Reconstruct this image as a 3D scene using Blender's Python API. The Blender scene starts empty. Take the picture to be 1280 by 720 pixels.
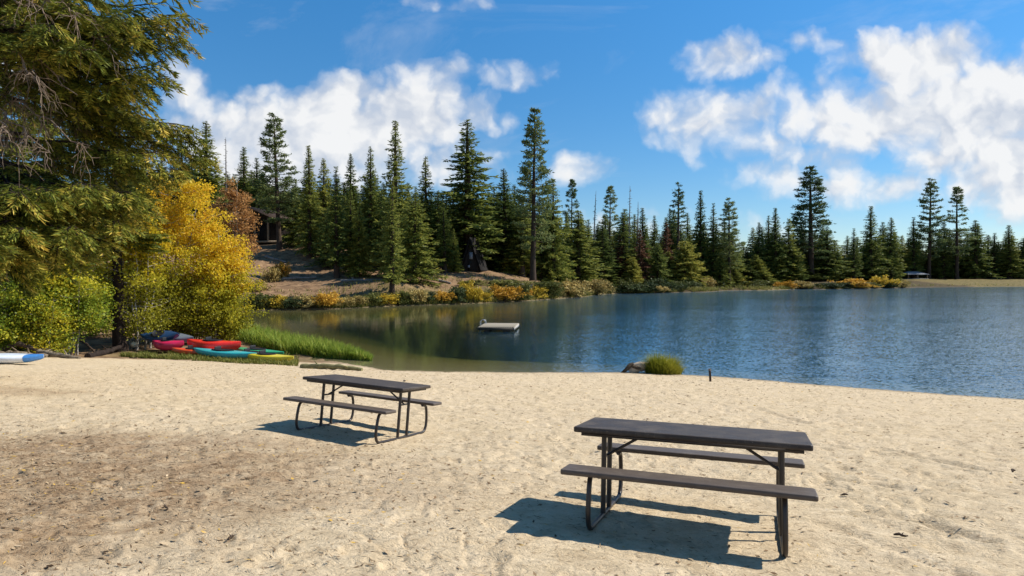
import bpy, math, random
import numpy as np
from mathutils import Vector, Matrix

rng = np.random.default_rng(7)
random.seed(7)
F, HOR = 787.4, 343.56           # focal length (pixels of a 1280 wide frame) and horizon row of the photograph
WZ = -4.2                        # water level; the camera's eye is the origin
SC = bpy.context.scene
COL = SC.collection
R = math.radians
def U(px): return (px - 640.0) / F
def V(py): return (HOR - py) / F

# ------------------------------------------------------------------ helpers
def smooth(a, b, x):
    t = np.clip((x - a) / (b - a), 0, 1)
    return t * t * (3 - 2 * t)
def vnoise(x, y, seed=0):
    x = np.asarray(x, float); y = np.asarray(y, float)
    xi = np.floor(x).astype(np.int64); yi = np.floor(y).astype(np.int64)
    fx = x - xi; fy = y - yi
    fx = fx * fx * (3 - 2 * fx); fy = fy * fy * (3 - 2 * fy)
    def h(a, b):
        n = (a * 374761393 + b * 668265263 + seed * 974634777) & 0x7fffffff
        n = ((n ^ (n >> 13)) * 1274126177) & 0x7fffffff
        n = (n ^ (n >> 16)) & 0xffff
        return n / 65535.0
    a = h(xi, yi); b = h(xi + 1, yi); c = h(xi, yi + 1); d = h(xi + 1, yi + 1)
    return (a * (1 - fx) + b * fx) * (1 - fy) + (c * (1 - fx) + d * fx) * fy
def fbm(x, y, seed=0, o=4):
    s = 0; a = .5
    for k in range(o):
        s = s + a * vnoise(x * 2 ** k + 17 * k, y * 2 ** k - 9 * k, seed + k); a *= .5
    return s / (1 - .5 ** o)

class Geo:
    """collects vertices, faces and one tint value per vertex, then links them as ONE mesh"""
    def __init__(s): s.v = []; s.f = []; s.t = []; s.n = 0
    def add(s, v, f, t=0.5):
        v = np.asarray(v, float).reshape(-1, 3)
        f = np.asarray(f, int)
        s.v.append(v); s.f.append(f + s.n)
        t = np.asarray(t, float)
        s.t.append(np.full(len(v), float(t)) if t.ndim == 0 else t)
        s.n += len(v)
    def mesh(s, name, mat, sm=False):
        me = bpy.data.meshes.new(name)
        v = np.concatenate(s.v) if s.v else np.zeros((0, 3))
        loops = np.concatenate([f.reshape(-1) for f in s.f])
        tot = np.concatenate([np.full(len(f), f.shape[1]) for f in s.f])
        st = np.concatenate([[0], np.cumsum(tot)[:-1]])
        me.vertices.add(len(v)); me.vertices.foreach_set('co', v.astype(np.float32).ravel())
        me.loops.add(len(loops)); me.loops.foreach_set('vertex_index', loops.astype(np.int32))
        me.polygons.add(len(tot)); me.polygons.foreach_set('loop_start', st.astype(np.int32))
        me.polygons.foreach_set('loop_total', tot.astype(np.int32))
        me.update(calc_edges=True)
        at = me.attributes.new('tint', 'FLOAT', 'POINT')
        at.data.foreach_set('value', np.concatenate(s.t).astype(np.float32))
        if sm: me.polygons.foreach_set('use_smooth', np.ones(len(tot), bool))
        me.materials.append(mat)
        me.validate()
        return me
    def build(s, name, mat, parent=None, sm=False):
        return link(name, s.mesh(name, mat, sm), parent)
def link(name, me, parent=None):
    o = bpy.data.objects.new(name, me); COL.objects.link(o)
    if parent is not None: o.parent = parent
    return o
def tag(o, label=None, cat=None, group=None, kind=None):
    for k, v in (('label', label), ('category', cat), ('group', group), ('kind', kind)):
        if v: o[k] = v
    return o
def empty(name, loc, rz=0):
    o = bpy.data.objects.new(name, None); COL.objects.link(o)
    o.empty_display_size = .2
    o.location = loc; o.rotation_euler = (0, 0, rz)
    return o
def norm(a): return a / (np.linalg.norm(a, axis=-1, keepdims=True) + 1e-9)

def tube(g, pts, rad, n=6, t=.5, cap=True):
    pts = np.asarray(pts, float); m = len(pts)
    rad = np.broadcast_to(np.asarray(rad, float), (m,))
    tan = norm(np.gradient(pts, axis=0))
    ref = np.array([0, 0, 1.]) if abs(tan[0, 2]) < .8 else np.array([1., 0, 0])
    q = np.cross(tan[0], ref); a = np.empty_like(tan)
    for j in range(m):                                       # carry the frame along, so bends do not pinch
        q = q - tan[j] * (q @ tan[j]); q = q / (np.linalg.norm(q) + 1e-12); a[j] = q
    b = np.cross(tan, a)
    an = np.arange(n) * 2 * np.pi / n
    v = pts[:, None] + rad[:, None, None] * (np.cos(an)[None, :, None] * a[:, None] + np.sin(an)[None, :, None] * b[:, None])
    i = np.arange(m - 1)[:, None] * n; k = np.arange(n)[None]; k2 = (k + 1) % n
    f = np.stack([i + k, i + k2, i + n + k2, i + n + k], -1).reshape(-1, 4)
    g.add(v.reshape(-1, 3), f[:, ::-1], t)
    if cap:
        for ring, flip in ((v[0], False), (v[-1], True)):
            idx = np.arange(n)[None]
            g.add(ring, idx[:, ::-1] if flip else idx, t)
def box(g, c, s, M=None, t=.5, bev=0.0):
    """box with chamfered vertical and top edges"""
    c = np.asarray(c, float); hx, hy, hz = np.asarray(s, float) / 2
    if bev <= 0:
        q = np.array([[-1,-1,-1],[1,-1,-1],[1,1,-1],[-1,1,-1],[-1,-1,1],[1,-1,1],[1,1,1],[-1,1,1]], float) * [hx, hy, hz]
        f = [[0,3,2,1],[4,5,6,7],[0,1,5,4],[1,2,6,5],[2,3,7,6],[3,0,4,7]]
        q = q + c
        if M is not None: q = q @ np.asarray(M).T
        g.add(q, f, t); return
    rings = []
    k = 4
    for z, ins in ((-hz, bev), (-hz + bev * .3, bev * .3), (-hz + bev, 0), (hz - bev, 0), (hz - bev * .3, bev * .3), (hz, bev)):
        ring = []
        rr = bev * 2.2
        for cx, cy, a0 in ((1, 1, 0), (-1, 1, 90), (-1, -1, 180), (1, -1, 270)):
            for j in range(k + 1):
                a = R(a0 + 90 * j / k)
                ring.append([cx * (hx - rr) + (rr - ins) * math.cos(a), cy * (hy - rr) + (rr - ins) * math.sin(a), z])
        rings.append(ring)
    rings = np.array(rings); nr, n = rings.shape[:2]
    q = rings.reshape(-1, 3) + c
    if M is not None: q = q @ np.asarray(M).T
    i = np.arange(nr - 1)[:, None] * n; kk = np.arange(n)[None]; k2 = (kk + 1) % n
    f = np.stack([i + kk, i + k2, i + n + k2, i + n + kk], -1).reshape(-1, 4)
    g.add(q, f, t)
    g.add(q[:n], np.arange(n)[None, ::-1], t); g.add(q[-n:], np.arange(n)[None], t)

def kites(g, p, d, w_dir, L, W, t):
    """many small leaf-shaped quads: base p, direction d, width direction w_dir"""
    p = np.asarray(p); d = norm(d); w = norm(w_dir - (w_dir * d).sum(-1, keepdims=True) * d)
    L = np.broadcast_to(L, (len(p),))[:, None]; W = np.broadcast_to(W, (len(p),))[:, None]
    v = np.stack([p, p + d * L * .45 + w * W * .5, p + d * L, p + d * L * .45 - w * W * .5], 1)
    n = len(p)
    f = np.arange(4 * n).reshape(n, 4)
    g.add(v.reshape(-1, 3), f, np.repeat(np.broadcast_to(t, (n,)), 4))
def rdir(n, r=rng):
    return norm(r.normal(size=(n, 3)))

# ------------------------------------------------------------------ materials
class NT:
    def __init__(s, tree): s.t = tree
    def n(s, typ, **kw):
        nd = s.t.nodes.new(typ)
        ins = kw.pop('i', {})
        for k, v in kw.items(): setattr(nd, k, v)
        for k, v in ins.items():
            if isinstance(v, bpy.types.NodeSocket): s.t.links.new(v, nd.inputs[k])
            else: nd.inputs[k].default_value = v
        return nd
    def math(s, op, a, b=None, c=None, clamp=False):
        ins = {0: a}
        if b is not None: ins[1] = b
        if c is not None: ins[2] = c
        return s.n('ShaderNodeMath', operation=op, use_clamp=clamp, i=ins).outputs[0]
    def noise(s, vec, scale, detail=4, rough=.55, dist=0):
        return s.n('ShaderNodeTexNoise', i={'Vector': vec, 'Scale': scale, 'Detail': detail, 'Roughness': rough, 'Distortion': dist}).outputs['Fac']
    def mr(s, v, a, b, c=0., d=1., smooth=False):
        nd = s.n('ShaderNodeMapRange', i={'Value': v, 'From Min': a, 'From Max': b, 'To Min': c, 'To Max': d})
        if smooth: nd.interpolation_type = 'SMOOTHSTEP'
        return nd.outputs[0]
    def mix(s, f, a, b, blend='MIX'):
        nd = s.n('ShaderNodeMix', data_type='RGBA', blend_type=blend)
        for k, v in ((0, f), (6, a), (7, b)):
            if isinstance(v, bpy.types.NodeSocket): s.t.links.new(v, nd.inputs[k])
            else: nd.inputs[k].default_value = v if k == 0 else (*v[:3], 1)
        return nd.outputs[2]
    def ramp(s, f, stops):
        nd = s.n('ShaderNodeValToRGB', i={'Fac': f})
        cr = nd.color_ramp
        while len(cr.elements) < len(stops): cr.elements.new(.5)
        for e, (p, c) in zip(cr.elements, stops): e.position = p; e.color = (*c, 1)
        return nd.outputs[0]
    def pos(s): return s.n('ShaderNodeNewGeometry').outputs['Position']
    def obj(s): return s.n('ShaderNodeTexCoord').outputs['Object']
    def attr(s, name): return s.n('ShaderNodeAttribute', attribute_name=name)
    def bump(s, h, st=.5, dist=.02):
        return s.n('ShaderNodeBump', i={'Height': h, 'Strength': st, 'Distance': dist}).outputs[0]
    def scale(s, v, k):
        return s.n('ShaderNodeMapping', i={'Vector': v, 'Scale': k}).outputs[0]
def newmat(name):
    m = bpy.data.materials.new(name); m.use_nodes = True
    m.node_tree.nodes.clear()
    T = NT(m.node_tree)
    return m, T, T.n('ShaderNodeOutputMaterial')
def pbr(T, out, col, rough=.7, normal=None, spec=.4, metal=0., coat=0.):
    b = T.n('ShaderNodeBsdfPrincipled')
    for k, v in (('Base Color', col), ('Roughness', rough), ('Specular IOR Level', spec), ('Metallic', metal), ('Coat Weight', coat)):
        if isinstance(v, bpy.types.NodeSocket): T.t.links.new(v, b.inputs[k])
        else: b.inputs[k].default_value = (*v, 1) if k == 'Base Color' else v
    if normal is not None: T.t.links.new(normal, b.inputs['Normal'])
    T.t.links.new(b.outputs[0], out.inputs[0])
    return b
def leafmat(name, stops, trans=.25, rnd=.45, rough=.55, nscale=1.2):
    """foliage: colour from the tint of each leaf, a clump noise and a per-tree variation"""
    m, T, out = newmat(name)
    t = T.attr('tint').outputs['Fac']
    nz = T.noise(T.obj(), nscale, 3)
    orr = T.n('ShaderNodeObjectInfo').outputs['Random']
    f = T.math('ADD', t, T.math('MULTIPLY', T.math('SUBTRACT', nz, .5), .7))
    f = T.math('ADD', f, T.math('MULTIPLY', T.math('SUBTRACT', orr, .5), rnd), clamp=True)
    c = T.ramp(f, stops)
    d = T.n('ShaderNodeBsdfPrincipled', i={'Base Color': c, 'Roughness': rough, 'Specular IOR Level': .12})
    tr = T.n('ShaderNodeBsdfTranslucent', i={'Color': c})
    mx = T.n('ShaderNodeMixShader', i={0: trans, 1: d.outputs[0], 2: tr.outputs[0]})
    T.t.links.new(mx.outputs[0], out.inputs[0])
    return m
def barkmat(name, c1, c2, sc=6, stretch=.25):
    m, T, out = newmat(name)
    o = T.scale(T.obj(), (1, 1, stretch))
    nz = T.noise(o, sc, 5, .65, .6)
    col = T.ramp(nz, [(.3, c1), (.7, c2)])
    pbr(T, out, col, .9, T.bump(nz, .9, .05), .15)
    return m
def plainmat(name, c, rough=.5, var=.25, sc=8, spec=.4, bump=.15, coat=0., metal=0.):
    m, T, out = newmat(name)
    nz = T.noise(T.obj(), sc, 5, .6)
    lo = tuple(x * (1 - var) for x in c); hi = tuple(min(1, x * (1 + var)) for x in c)
    pbr(T, out, T.ramp(nz, [(.3, lo), (.7, hi)]), rough, T.bump(nz, bump, .01), spec, metal, coat)
    return m

M_FIR = leafmat('fir_needles', [(0, (0.039, 0.061, 0.017)), (.5, (0.119, 0.156, 0.036)), (1, (0.326, 0.315, 0.062))], .35)
M_FIRL = leafmat('light_fir_needles', [(0, (0.063, 0.087, 0.022)), (.5, (0.195, 0.220, 0.043)), (1, (0.461, 0.385, 0.073))], .35)
M_PINE = leafmat('pine_needles', [(0, (0.039, 0.067, 0.029)), (.5, (0.119, 0.158, 0.053)), (1, (0.297, 0.298, 0.088))], .35)
M_DEAD = leafmat('dead_needles', [(0, (0.058, 0.029, 0.016)), (.5, (0.130, 0.058, 0.034)), (1, (0.208, 0.111, 0.065))], .35)
M_NEAR = leafmat('near_fir_needles', [(0, (0.033, 0.049, 0.012)), (.45, (0.122, 0.149, 0.022)), (.8, (0.354, 0.316, 0.047)), (1, (0.653, 0.473, 0.095))], .25, .0, .5, .9)
M_ASPEN = leafmat('aspen_leaves', [(0, (.22, .21, .022)), (.3, (.42, .38, .028)), (.6, (.72, .51, .030)), (1, (.78, .42, .036))], .5, .0, .45, .5)
M_RUSSET = leafmat('russet_leaves', [(0, (.22, .10, .03)), (.5, (.42, .21, .07)), (1, (.52, .30, .10))], .35, .1)
M_GREENLEAF = leafmat('yellow_green_leaves', [(0, (0.074, 0.127, 0.017)), (.4, (0.226, 0.284, 0.028)), (.75, (0.540, 0.466, 0.034)), (1, (0.780, 0.570, 0.041))], .42, .1, .45, .6)
M_YEL = leafmat('yellow_bush_leaves', [(0, (0.240, 0.192, 0.022)), (.5, (0.504, 0.348, 0.033)), (1, (0.624, 0.432, 0.055))], .3)
M_ORA = leafmat('orange_bush_leaves', [(0, (0.288, 0.144, 0.022)), (.5, (0.552, 0.300, 0.033)), (1, (0.660, 0.408, 0.066))], .3)
M_TAN = leafmat('tan_bush_leaves', [(0, (0.196, 0.143, 0.048)), (.5, (0.406, 0.300, 0.097)), (1, (0.570, 0.434, 0.152))], .25)
M_OLI = leafmat('olive_bush_leaves', [(0, (0.044, 0.056, 0.015)), (.5, (0.125, 0.131, 0.031)), (1, (0.237, 0.213, 0.056))], .25)
M_DARKB = leafmat('dark_bush_leaves', [(0, (0.015, 0.025, 0.010)), (.5, (0.044, 0.062, 0.020)), (1, (0.100, 0.112, 0.037))], .2)
M_REED = leafmat('reed_blades', [(0, (0.101, 0.150, 0.015)), (.5, (0.245, 0.323, 0.044)), (.85, (0.431, 0.434, 0.075)), (1, (0.517, 0.434, 0.125))], .4, 0, .5)
M_GRASS = leafmat('grass_blades', [(0, (0.057, 0.072, 0.012)), (.5, (0.149, 0.162, 0.030)), (1, (0.345, 0.288, 0.090))], .3, 0, .6)
M_TUSS = leafmat('tussock_blades', [(0, (0.091, 0.120, 0.013)), (.5, (0.286, 0.288, 0.028)), (1, (0.520, 0.432, 0.066))], .35, 0, .5)
M_LITTER = leafmat('litter_bits', [(0, (.04, .024, .013)), (.4, (.17, .105, .055)), (.75, (.34, .235, .13)), (.97, (.50, .38, .24)), (1, (.55, .33, .06))], .0, 0, .9)
M_BARK = barkmat('conifer_bark', (.030, .020, .014), (.085, .058, .040))
M_BARKL = barkmat('pale_dead_wood', (.12, .10, .085), (.28, .25, .22))
M_BARKN = barkmat('dark_trunk_bark', (.012, .009, .008), (.045, .030, .022))
M_ASPB = barkmat('aspen_bark', (.16, .13, .10), (.48, .44, .37), 9, .6)
M_TWIG = barkmat('dead_twig_bark', (.085, .056, .038), (.28, .21, .15), 6, 1)
M_LOG = barkmat('driftwood', (.10, .075, .05), (.30, .24, .17), 5, 1)
M_STEM = barkmat('bush_stem_bark', (.05, .035, .02), (.16, .12, .08), 9, 1)

# ------------------------------------------------------------------ terrain
def shore(px, py):
    y = WZ / V(py)
    return (U(px) * y, y)
near_shore = [(1420, 512), (1340, 505), (1280, 500), (1200, 494.5), (1100, 487), (1000, 479.5), (930, 473.5), (880, 470), (830, 467.5), (790, 466), (700, 466), (620, 465.5), (540, 464.5), (480, 462.5), (440, 456), (400, 449), (360, 440), (320, 428), (285, 416), (255, 404)]
far_shore = [(250, 393), (290, 388.5), (350, 387), (420, 386), (460, 384), (500, 382), (560, 380.5), (620, 378), (665, 375.5), (700, 373), (730, 371), (748, 368), (775, 366.8), (815, 366.5), (850, 365.2), (880, 365), (910, 363), (960, 362.8), (1000, 361.2), (1030, 361.6), (1060, 361), (1100, 360.5), (1150, 359.2), (1200, 358.6), (1280, 358.2), (1400, 357.6), (1560, 357)]
LAKE = [shore(*p) for p in near_shore] + [shore(*p) for p in far_shore] + [(420, 200), (420, 60), (60, 12)]
LAKE = np.array(LAKE)
def lake_sd(x, y):
    """signed distance to the shoreline, negative in the water"""
    x = np.asarray(x, float).ravel(); y = np.asarray(y, float).ravel()
    best = np.full(x.shape, 1e18); ins = np.zeros(x.shape, bool)
    for a, b in zip(LAKE, np.roll(LAKE, -1, 0)):
        ex, ey = b - a
        t = np.clip(((x - a[0]) * ex + (y - a[1]) * ey) / (ex * ex + ey * ey), 0, 1)
        dx = x - a[0] - t * ex; dy = y - a[1] - t * ey
        best = np.minimum(best, dx * dx + dy * dy)
        c = (a[1] > y) != (b[1] > y)
        with np.errstate(divide='ignore', invalid='ignore'):
            c &= x < (b[0] - a[0]) * (y - a[1]) / (b[1] - a[1]) + a[0]
        ins ^= c
    d = np.sqrt(best)
    return np.where(ins, -d, d)
def plane(x, y):
    x = np.clip(x, -30, 30); y = np.clip(y, -14, 60)
    return -1.517 - .031 * x - .0975 * y
TABLES = [(1.484, 5.222, -2.072, -.3678, -.1039, -.0102), (-2.262, 9.486, -2.375, -.4204, -.096, .028)]
TN = []
for X, Y, Z, yaw, tx, ty in TABLES:
    nv = (Matrix.Rotation(yaw, 3, 'Z') @ Matrix.Rotation(tx, 3, 'X') @ Matrix.Rotation(ty, 3, 'Y')) @ Vector((0, 0, 1))
    TN.append((X, Y, Z, -nv.x / nv.z, -nv.y / nv.z))
CP = []
for px, py, D in [(330, 304, 128), (350, 312, 117), (300, 305, 128), (260, 308, 128), (390, 322, 112), (430, 340, 104), (490, 353, 92), (460, 332, 112), (540, 344, 110), (590, 333, 126), (640, 344, 120), (670, 352, 112), (720, 357, 143), (760, 359, 168), (830, 359.5, 183), (900, 358, 197), (960, 357, 207), (1014, 350.5, 222), (1060, 352.5, 238), (1140, 348.8, 262), (1200, 348.6, 268), (1280, 348.4, 275), (1420, 348, 285), (330, 352, 96), (340, 335, 106), (420, 366, 90), (320, 372, 84), (560, 362, 97), (620, 364, 98)]:
    CP.append((U(px) * D, D, V(py) * D))
for px, py in far_shore: x, y = shore(px, py); CP.append((x, y, WZ + .1))
for px, D, z in [(440, 300, 34), (520, 300, 26), (350, 260, 34), (220, 230, 32), (60, 200, 26), (640, 300, 14), (800, 360, 5), (1000, 420, 2), (1200, 480, 1), (1450, 480, 1), (-300, 180, 24), (-1400, 100, 12), (800, 900, 24), (300, 900, 60), (1300, 900, 20), (-600, 700, 50)]:
    CP.append((U(px) * D, D, z))
CP += [(-24, 33, -3.72), (-21, 34, -3.8), (-18, 35, -3.9), (-14, 34, -4.02), (-14, 31, -3.99), (-17, 31, -3.92), (-20, 30, -3.84), (-24, 29, -3.68), (-11, 29.5, -4.02), (-13, 28, -3.86), (-18, 27.5, -3.66), (-24, 26, -3.3), (-40, 30, -2.9), (-30, 50, -3.2), (-45, 70, -1.5), (-60, 110, 4), (-45, 92, 0), (-34, 76, -3.2), (60, -20, -2), (-80, 0, 0), (0, -80, 3), (150, -60, 2), (-80, -80, 3), (-400, -300, 8), (400, -300, 6), (600, 100, 4), (-500, 100, 20)]
for gx in (-30, -20, -10, 0, 10, 20):
    for gy in (-10, 0, 10, 18): CP.append((gx, gy, float(plane(gx, gy))))
CP = np.array(CP)
_A = np.sqrt(((CP[:, None, :2] - CP[None, :, :2]) ** 2).sum(-1))
_n = len(CP)
_B = np.zeros((_n + 1, _n + 1)); _B[:_n, :_n] = -_A - np.eye(_n) * .5; _B[:_n, _n] = 1; _B[_n, :_n] = 1
RB = np.linalg.solve(_B, np.append(CP[:, 2], 0))
def rbf(x, y):
    s = np.full(x.shape, RB[-1])
    for (cx, cy, _), w in zip(CP, RB[:-1]): s -= w * np.sqrt((x - cx) ** 2 + (y - cy) ** 2)
    return s
def drag(pts):
    out = []
    for px, py in pts:
        y = -1.517 / (V(py) + .031 * U(px) + .0975); out.append((U(px) * y, y))
    return np.array(out)
# tracks dragged and trodden through the sand
TRACKS = [drag([(1005, 556), (1060, 563), (1120, 567), (1170, 577), (1235, 592)]), drag([(1040, 600), (1090, 606), (1150, 617)]), drag([(1030, 655), (1080, 672), (1150, 700), (1230, 730)]), drag([(905, 505), (950, 512), (1010, 530)]), drag([(1090, 640), (1160, 652), (1240, 676)]), drag([(60, 500), (180, 494), (300, 500)])]
def height(x, y, micro=False):
    sh = np.shape(x)
    x = np.asarray(x, float).ravel(); y = np.asarray(y, float).ravel()
    d = lake_sd(x, y)
    r = np.sqrt(x * x + y * y)
    m = smooth(23, 31, y + .25 * np.abs(x + 2) * (x < -2) * 0 + smooth(24, 40, np.abs(x)) * 20)
    land = plane(x, y) * (1 - m) + rbf(x, y) * m
    far = smooth(40, 70, y)
    flat = np.zeros(x.shape)
    for X, Y, Z, ax_, ay_ in TN:                              # the sand lies level with each table's feet
        k = 1 - smooth(1.1, 2.4, np.hypot(x - X, y - Y)); flat = np.maximum(flat, k)
        land = land + k * (Z + ax_ * (x - X) + ay_ * (y - Y) - land)
    land = np.maximum(land, WZ + .05 + .02 * np.clip(d, 0, 10))
    edge = WZ + (.09 + .5 * far) * d
    z = edge + (land - edge) * smooth(.0, 3.5, d)
    z = np.where(d < 0, WZ + np.maximum((.052 + .035 * smooth(-2, 9, x)) * d - .010 * np.maximum(-d - 3 + 5 * (fbm(x / 6, y / 6, 15) - .5), 0) ** 2, -2.6), z)
    # uneven forest floor on the far bank
    big = far * smooth(1, 8, d) * smooth(.5, 3, z - WZ)
    z = z + big * (fbm(x / 9, y / 9, 3) - .5) * 1.6
    if micro:
        beach = (1 - smooth(26, 32, y)) * (d > -3)
        fade = smooth(60, 8, r)
        u_, v_ = x + .25 * y, y - .25 * x
        lump = (fbm(u_ / .60, v_ / .36, 11, 3) - .5) * .040 + (fbm(u_ / .20, v_ / .11, 21, 2) - .5) * .019
        ft = fbm(u_ / .34 + 1.5 * vnoise(x / .9, y / .9, 6), v_ / .22, 91, 2)   # trodden hollows with raised rims
        lump = lump - .022 * smooth(.60, .74, ft) + .014 * smooth(.50, .60, ft) * (1 - smooth(.60, .68, ft))
        lump = lump + (fbm(x / 2.6, y / 2.6, 31, 2) - .5) * .07
        # raked-over footprints: ridged dents
        q = np.abs(fbm(x / .38 + 2 * vnoise(x, y, 5), y / .38, 41, 2) - .5) * 2
        lump = lump - smooth(.16, .0, q) * .016
        for tr_ in TRACKS:
            dm = np.full(x.shape, 9.)
            for a_, b_ in zip(tr_[:-1], tr_[1:]):
                e_ = b_ - a_; t_ = np.clip(((x - a_[0]) * e_[0] + (y - a_[1]) * e_[1]) / (e_ @ e_), 0, 1)
                dm = np.minimum(dm, np.hypot(x - a_[0] - t_ * e_[0], y - a_[1] - t_ * e_[1]))
            dm = dm + (vnoise(x / .25, y / .25, 8) - .5) * .10
            dep = .5 + .9 * vnoise(x / .4, y / .4, 9)
            lump = lump - .040 * dep * smooth(.11, .02, dm) + .016 * smooth(.10, .16, dm) * smooth(.30, .18, dm)
        z = z + lump * beach * fade * smooth(-1.0, 1.5, d) * (1 - .55 * flat)
        dirt = 1 - beach
        z = z + dirt * (d > 0) * (fbm(x / 1.3, y / 1.3, 51, 3) - .5) * .25 * smooth(200, 60, r)
    return z.reshape(sh)
def gz(x, y): return float(height(np.array([x]), np.array([y]))[0])

# ground sheet: rings around the viewer, fine in front and coarse behind
ang = np.concatenate([np.arange(-46, 46, .17), np.arange(46, 314, 3.0)])
ang = np.radians(ang)
rad = [.5]
while rad[-1] < 1000: rad.append(rad[-1] * (1.0075 if 3 < rad[-1] < 14 else 1.0115) + .001)
rad = np.array(rad)
AA, RR = np.meshgrid(ang, rad)
GX = RR * np.sin(AA); GY = RR * np.cos(AA)
GZ = height(GX, GY, True)
sd = lake_sd(GX, GY).reshape(GX.shape)
g = Geo()
nr, na = GX.shape
i = np.arange(nr - 1)[:, None] * na; k = np.arange(na)[None]; k2 = (k + 1) % na
fq = np.stack([i + k, i + na + k, i + na + k2, i + k2], -1).reshape(-1, 4)
g.add(np.stack([GX, GY, GZ], -1).reshape(-1, 3), fq[:, ::-1])
g.add([(0, 0, float(height(np.zeros(1), np.zeros(1))[0]))] + list(np.stack([GX[0], GY[0], GZ[0]], -1)), [[0, 1 + j, 1 + (j + 1) % na] for j in range(na)])
# what the ground is made of, per vertex: r needle litter, g forest floor, b grass
gv = np.concatenate(g.v); vx, vy = gv[:, 0], gv[:, 1]
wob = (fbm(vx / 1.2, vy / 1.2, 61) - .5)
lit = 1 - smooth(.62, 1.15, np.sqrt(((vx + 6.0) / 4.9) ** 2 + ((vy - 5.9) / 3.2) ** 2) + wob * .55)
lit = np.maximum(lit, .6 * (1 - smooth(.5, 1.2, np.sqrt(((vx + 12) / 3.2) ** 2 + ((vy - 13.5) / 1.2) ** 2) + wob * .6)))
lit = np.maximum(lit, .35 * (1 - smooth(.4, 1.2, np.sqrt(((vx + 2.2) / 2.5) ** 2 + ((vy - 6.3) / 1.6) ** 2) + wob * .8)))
vsd = lake_sd(vx, vy)
edge_y = np.where(vx < -9, 27.4, 27.4) + .9 * smooth(-17, -13, vx)
dirt = smooth(-.5, .9, vy - edge_y + wob * 2.2) * smooth(-7.5, -9.5, vx + wob) 
dirt = np.maximum(dirt, smooth(40, 46, vy))
dirt = np.maximum(dirt, smooth(26, 34, -vx - vy * .2))
gr = smooth(2.2, .2, np.abs(vy - 30.3 - .25 * (vx + 14) * 0 + wob * 2)) * smooth(-21, -17, vx) * smooth(-8.8, -11, vx)
bank = smooth(60, 70, vy)
gr = np.maximum(gr, bank * smooth(9, 1.5, vsd + wob * 6) * .9)
gr = np.maximum(gr, smooth(30, 70, vx - .52 * (vy - 200)) * smooth(150, 200, vy) )
duff = smooth(24, 29, vx) * smooth(66, 62, vx) + smooth(80, 84, vx) * smooth(165, 158, vx)
duff = np.maximum(duff * smooth(120, 140, vy), smooth(42, 60, vsd) * bank * .8)
gr = gr * (1 - .85 * duff * (vsd < 30))
me = g.mesh('ground', None, True)
ca = me.attributes.new('mask', 'FLOAT_COLOR', 'POINT')
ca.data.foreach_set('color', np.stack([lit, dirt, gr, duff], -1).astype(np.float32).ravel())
M_GROUND, T, out = newmat('beach_sand_and_soil')
pos = T.pos(); mka = T.attr('mask'); mk = T.n('ShaderNodeSeparateColor', i={'Color': mka.outputs['Color']})
nb = T.noise(pos, .55, 4); nm = T.noise(pos, 4.5, 5, .6, .4); nf = T.noise(pos, 38, 4, .7); nff = T.noise(pos, 150, 2, .6)
n2 = T.noise(T.scale(pos, (1, 1.6, 1)), 9, 6, .68, 1.2)
sand = T.ramp(nm, [(.25, (.43, .320, .190)), (.5, (.565, .437, .272)), (.78, (.65, .52, .345))])
sand = T.mix(T.mr(nb, .35, .7, 0, .45), sand, (.60, .475, .32))
sand = T.mix(T.mr(n2, .56, .72, 0, .7, True), sand, (.25, .17, .10))
sand = T.mix(T.mr(nf, .56, .76, 0, .6), sand, (.26, .185, .115))
sand = T.mix(T.mr(nf, .40, .25, 0, .35), sand, (.74, .64, .49))
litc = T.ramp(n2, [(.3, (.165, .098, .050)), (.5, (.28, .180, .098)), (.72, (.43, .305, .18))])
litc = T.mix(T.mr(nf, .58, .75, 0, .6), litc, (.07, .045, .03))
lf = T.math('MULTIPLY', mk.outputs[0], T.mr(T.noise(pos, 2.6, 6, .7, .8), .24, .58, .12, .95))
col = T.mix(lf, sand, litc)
dirtc = T.ramp(T.noise(pos, .8, 8, .74, .8), [(.34, (.06, .036, .022)), (.48, (.20, .122, .066)), (.58, (.27, .17, .092)), (.7, (.42, .29, .165))])
dirtc = T.mix(T.mr(nf, .55, .75, 0, .5), dirtc, (.05, .035, .022))
dirtc = T.mix(T.math('MULTIPLY', mka.outputs['Alpha'], .85), dirtc, (.045, .036, .022))
col = T.mix(mk.outputs[1], col, dirtc)
grc = T.ramp(T.noise(pos, .9, 7, .7), [(.3, (.06, .058, .018)), (.5, (.14, .115, .042)), (.7, (.27, .20, .085))])
col = T.mix(T.math('MULTIPLY', mk.outputs[2], T.mr(nm, .3, .55, .45, 1)), col, grc)
# below and at the waterline: wet sand, silt and weed; dimming through deep water is painted in
z = T.n('ShaderNodeSeparateXYZ', i={'Vector': pos}).outputs[2]
zz = T.math('ADD', z, T.math('MULTIPLY', T.math('SUBTRACT', T.noise(pos, 1.3, 4), .5), .22))
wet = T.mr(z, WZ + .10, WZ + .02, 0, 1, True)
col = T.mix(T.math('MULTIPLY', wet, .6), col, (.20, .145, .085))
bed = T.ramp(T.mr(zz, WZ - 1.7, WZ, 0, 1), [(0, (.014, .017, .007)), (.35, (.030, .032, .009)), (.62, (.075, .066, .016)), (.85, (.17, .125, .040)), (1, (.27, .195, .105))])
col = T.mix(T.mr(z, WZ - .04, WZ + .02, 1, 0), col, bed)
hgt = T.math('ADD', T.math('MULTIPLY', n2, 1.0), T.math('ADD', T.math('MULTIPLY', nf, .35), T.math('MULTIPLY', nff, .10)))
pbr(T, out, col, .95, T.bump(hgt, .9, .04), .1)
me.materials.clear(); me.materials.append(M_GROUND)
tag(link('ground', me), kind='structure')

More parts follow.
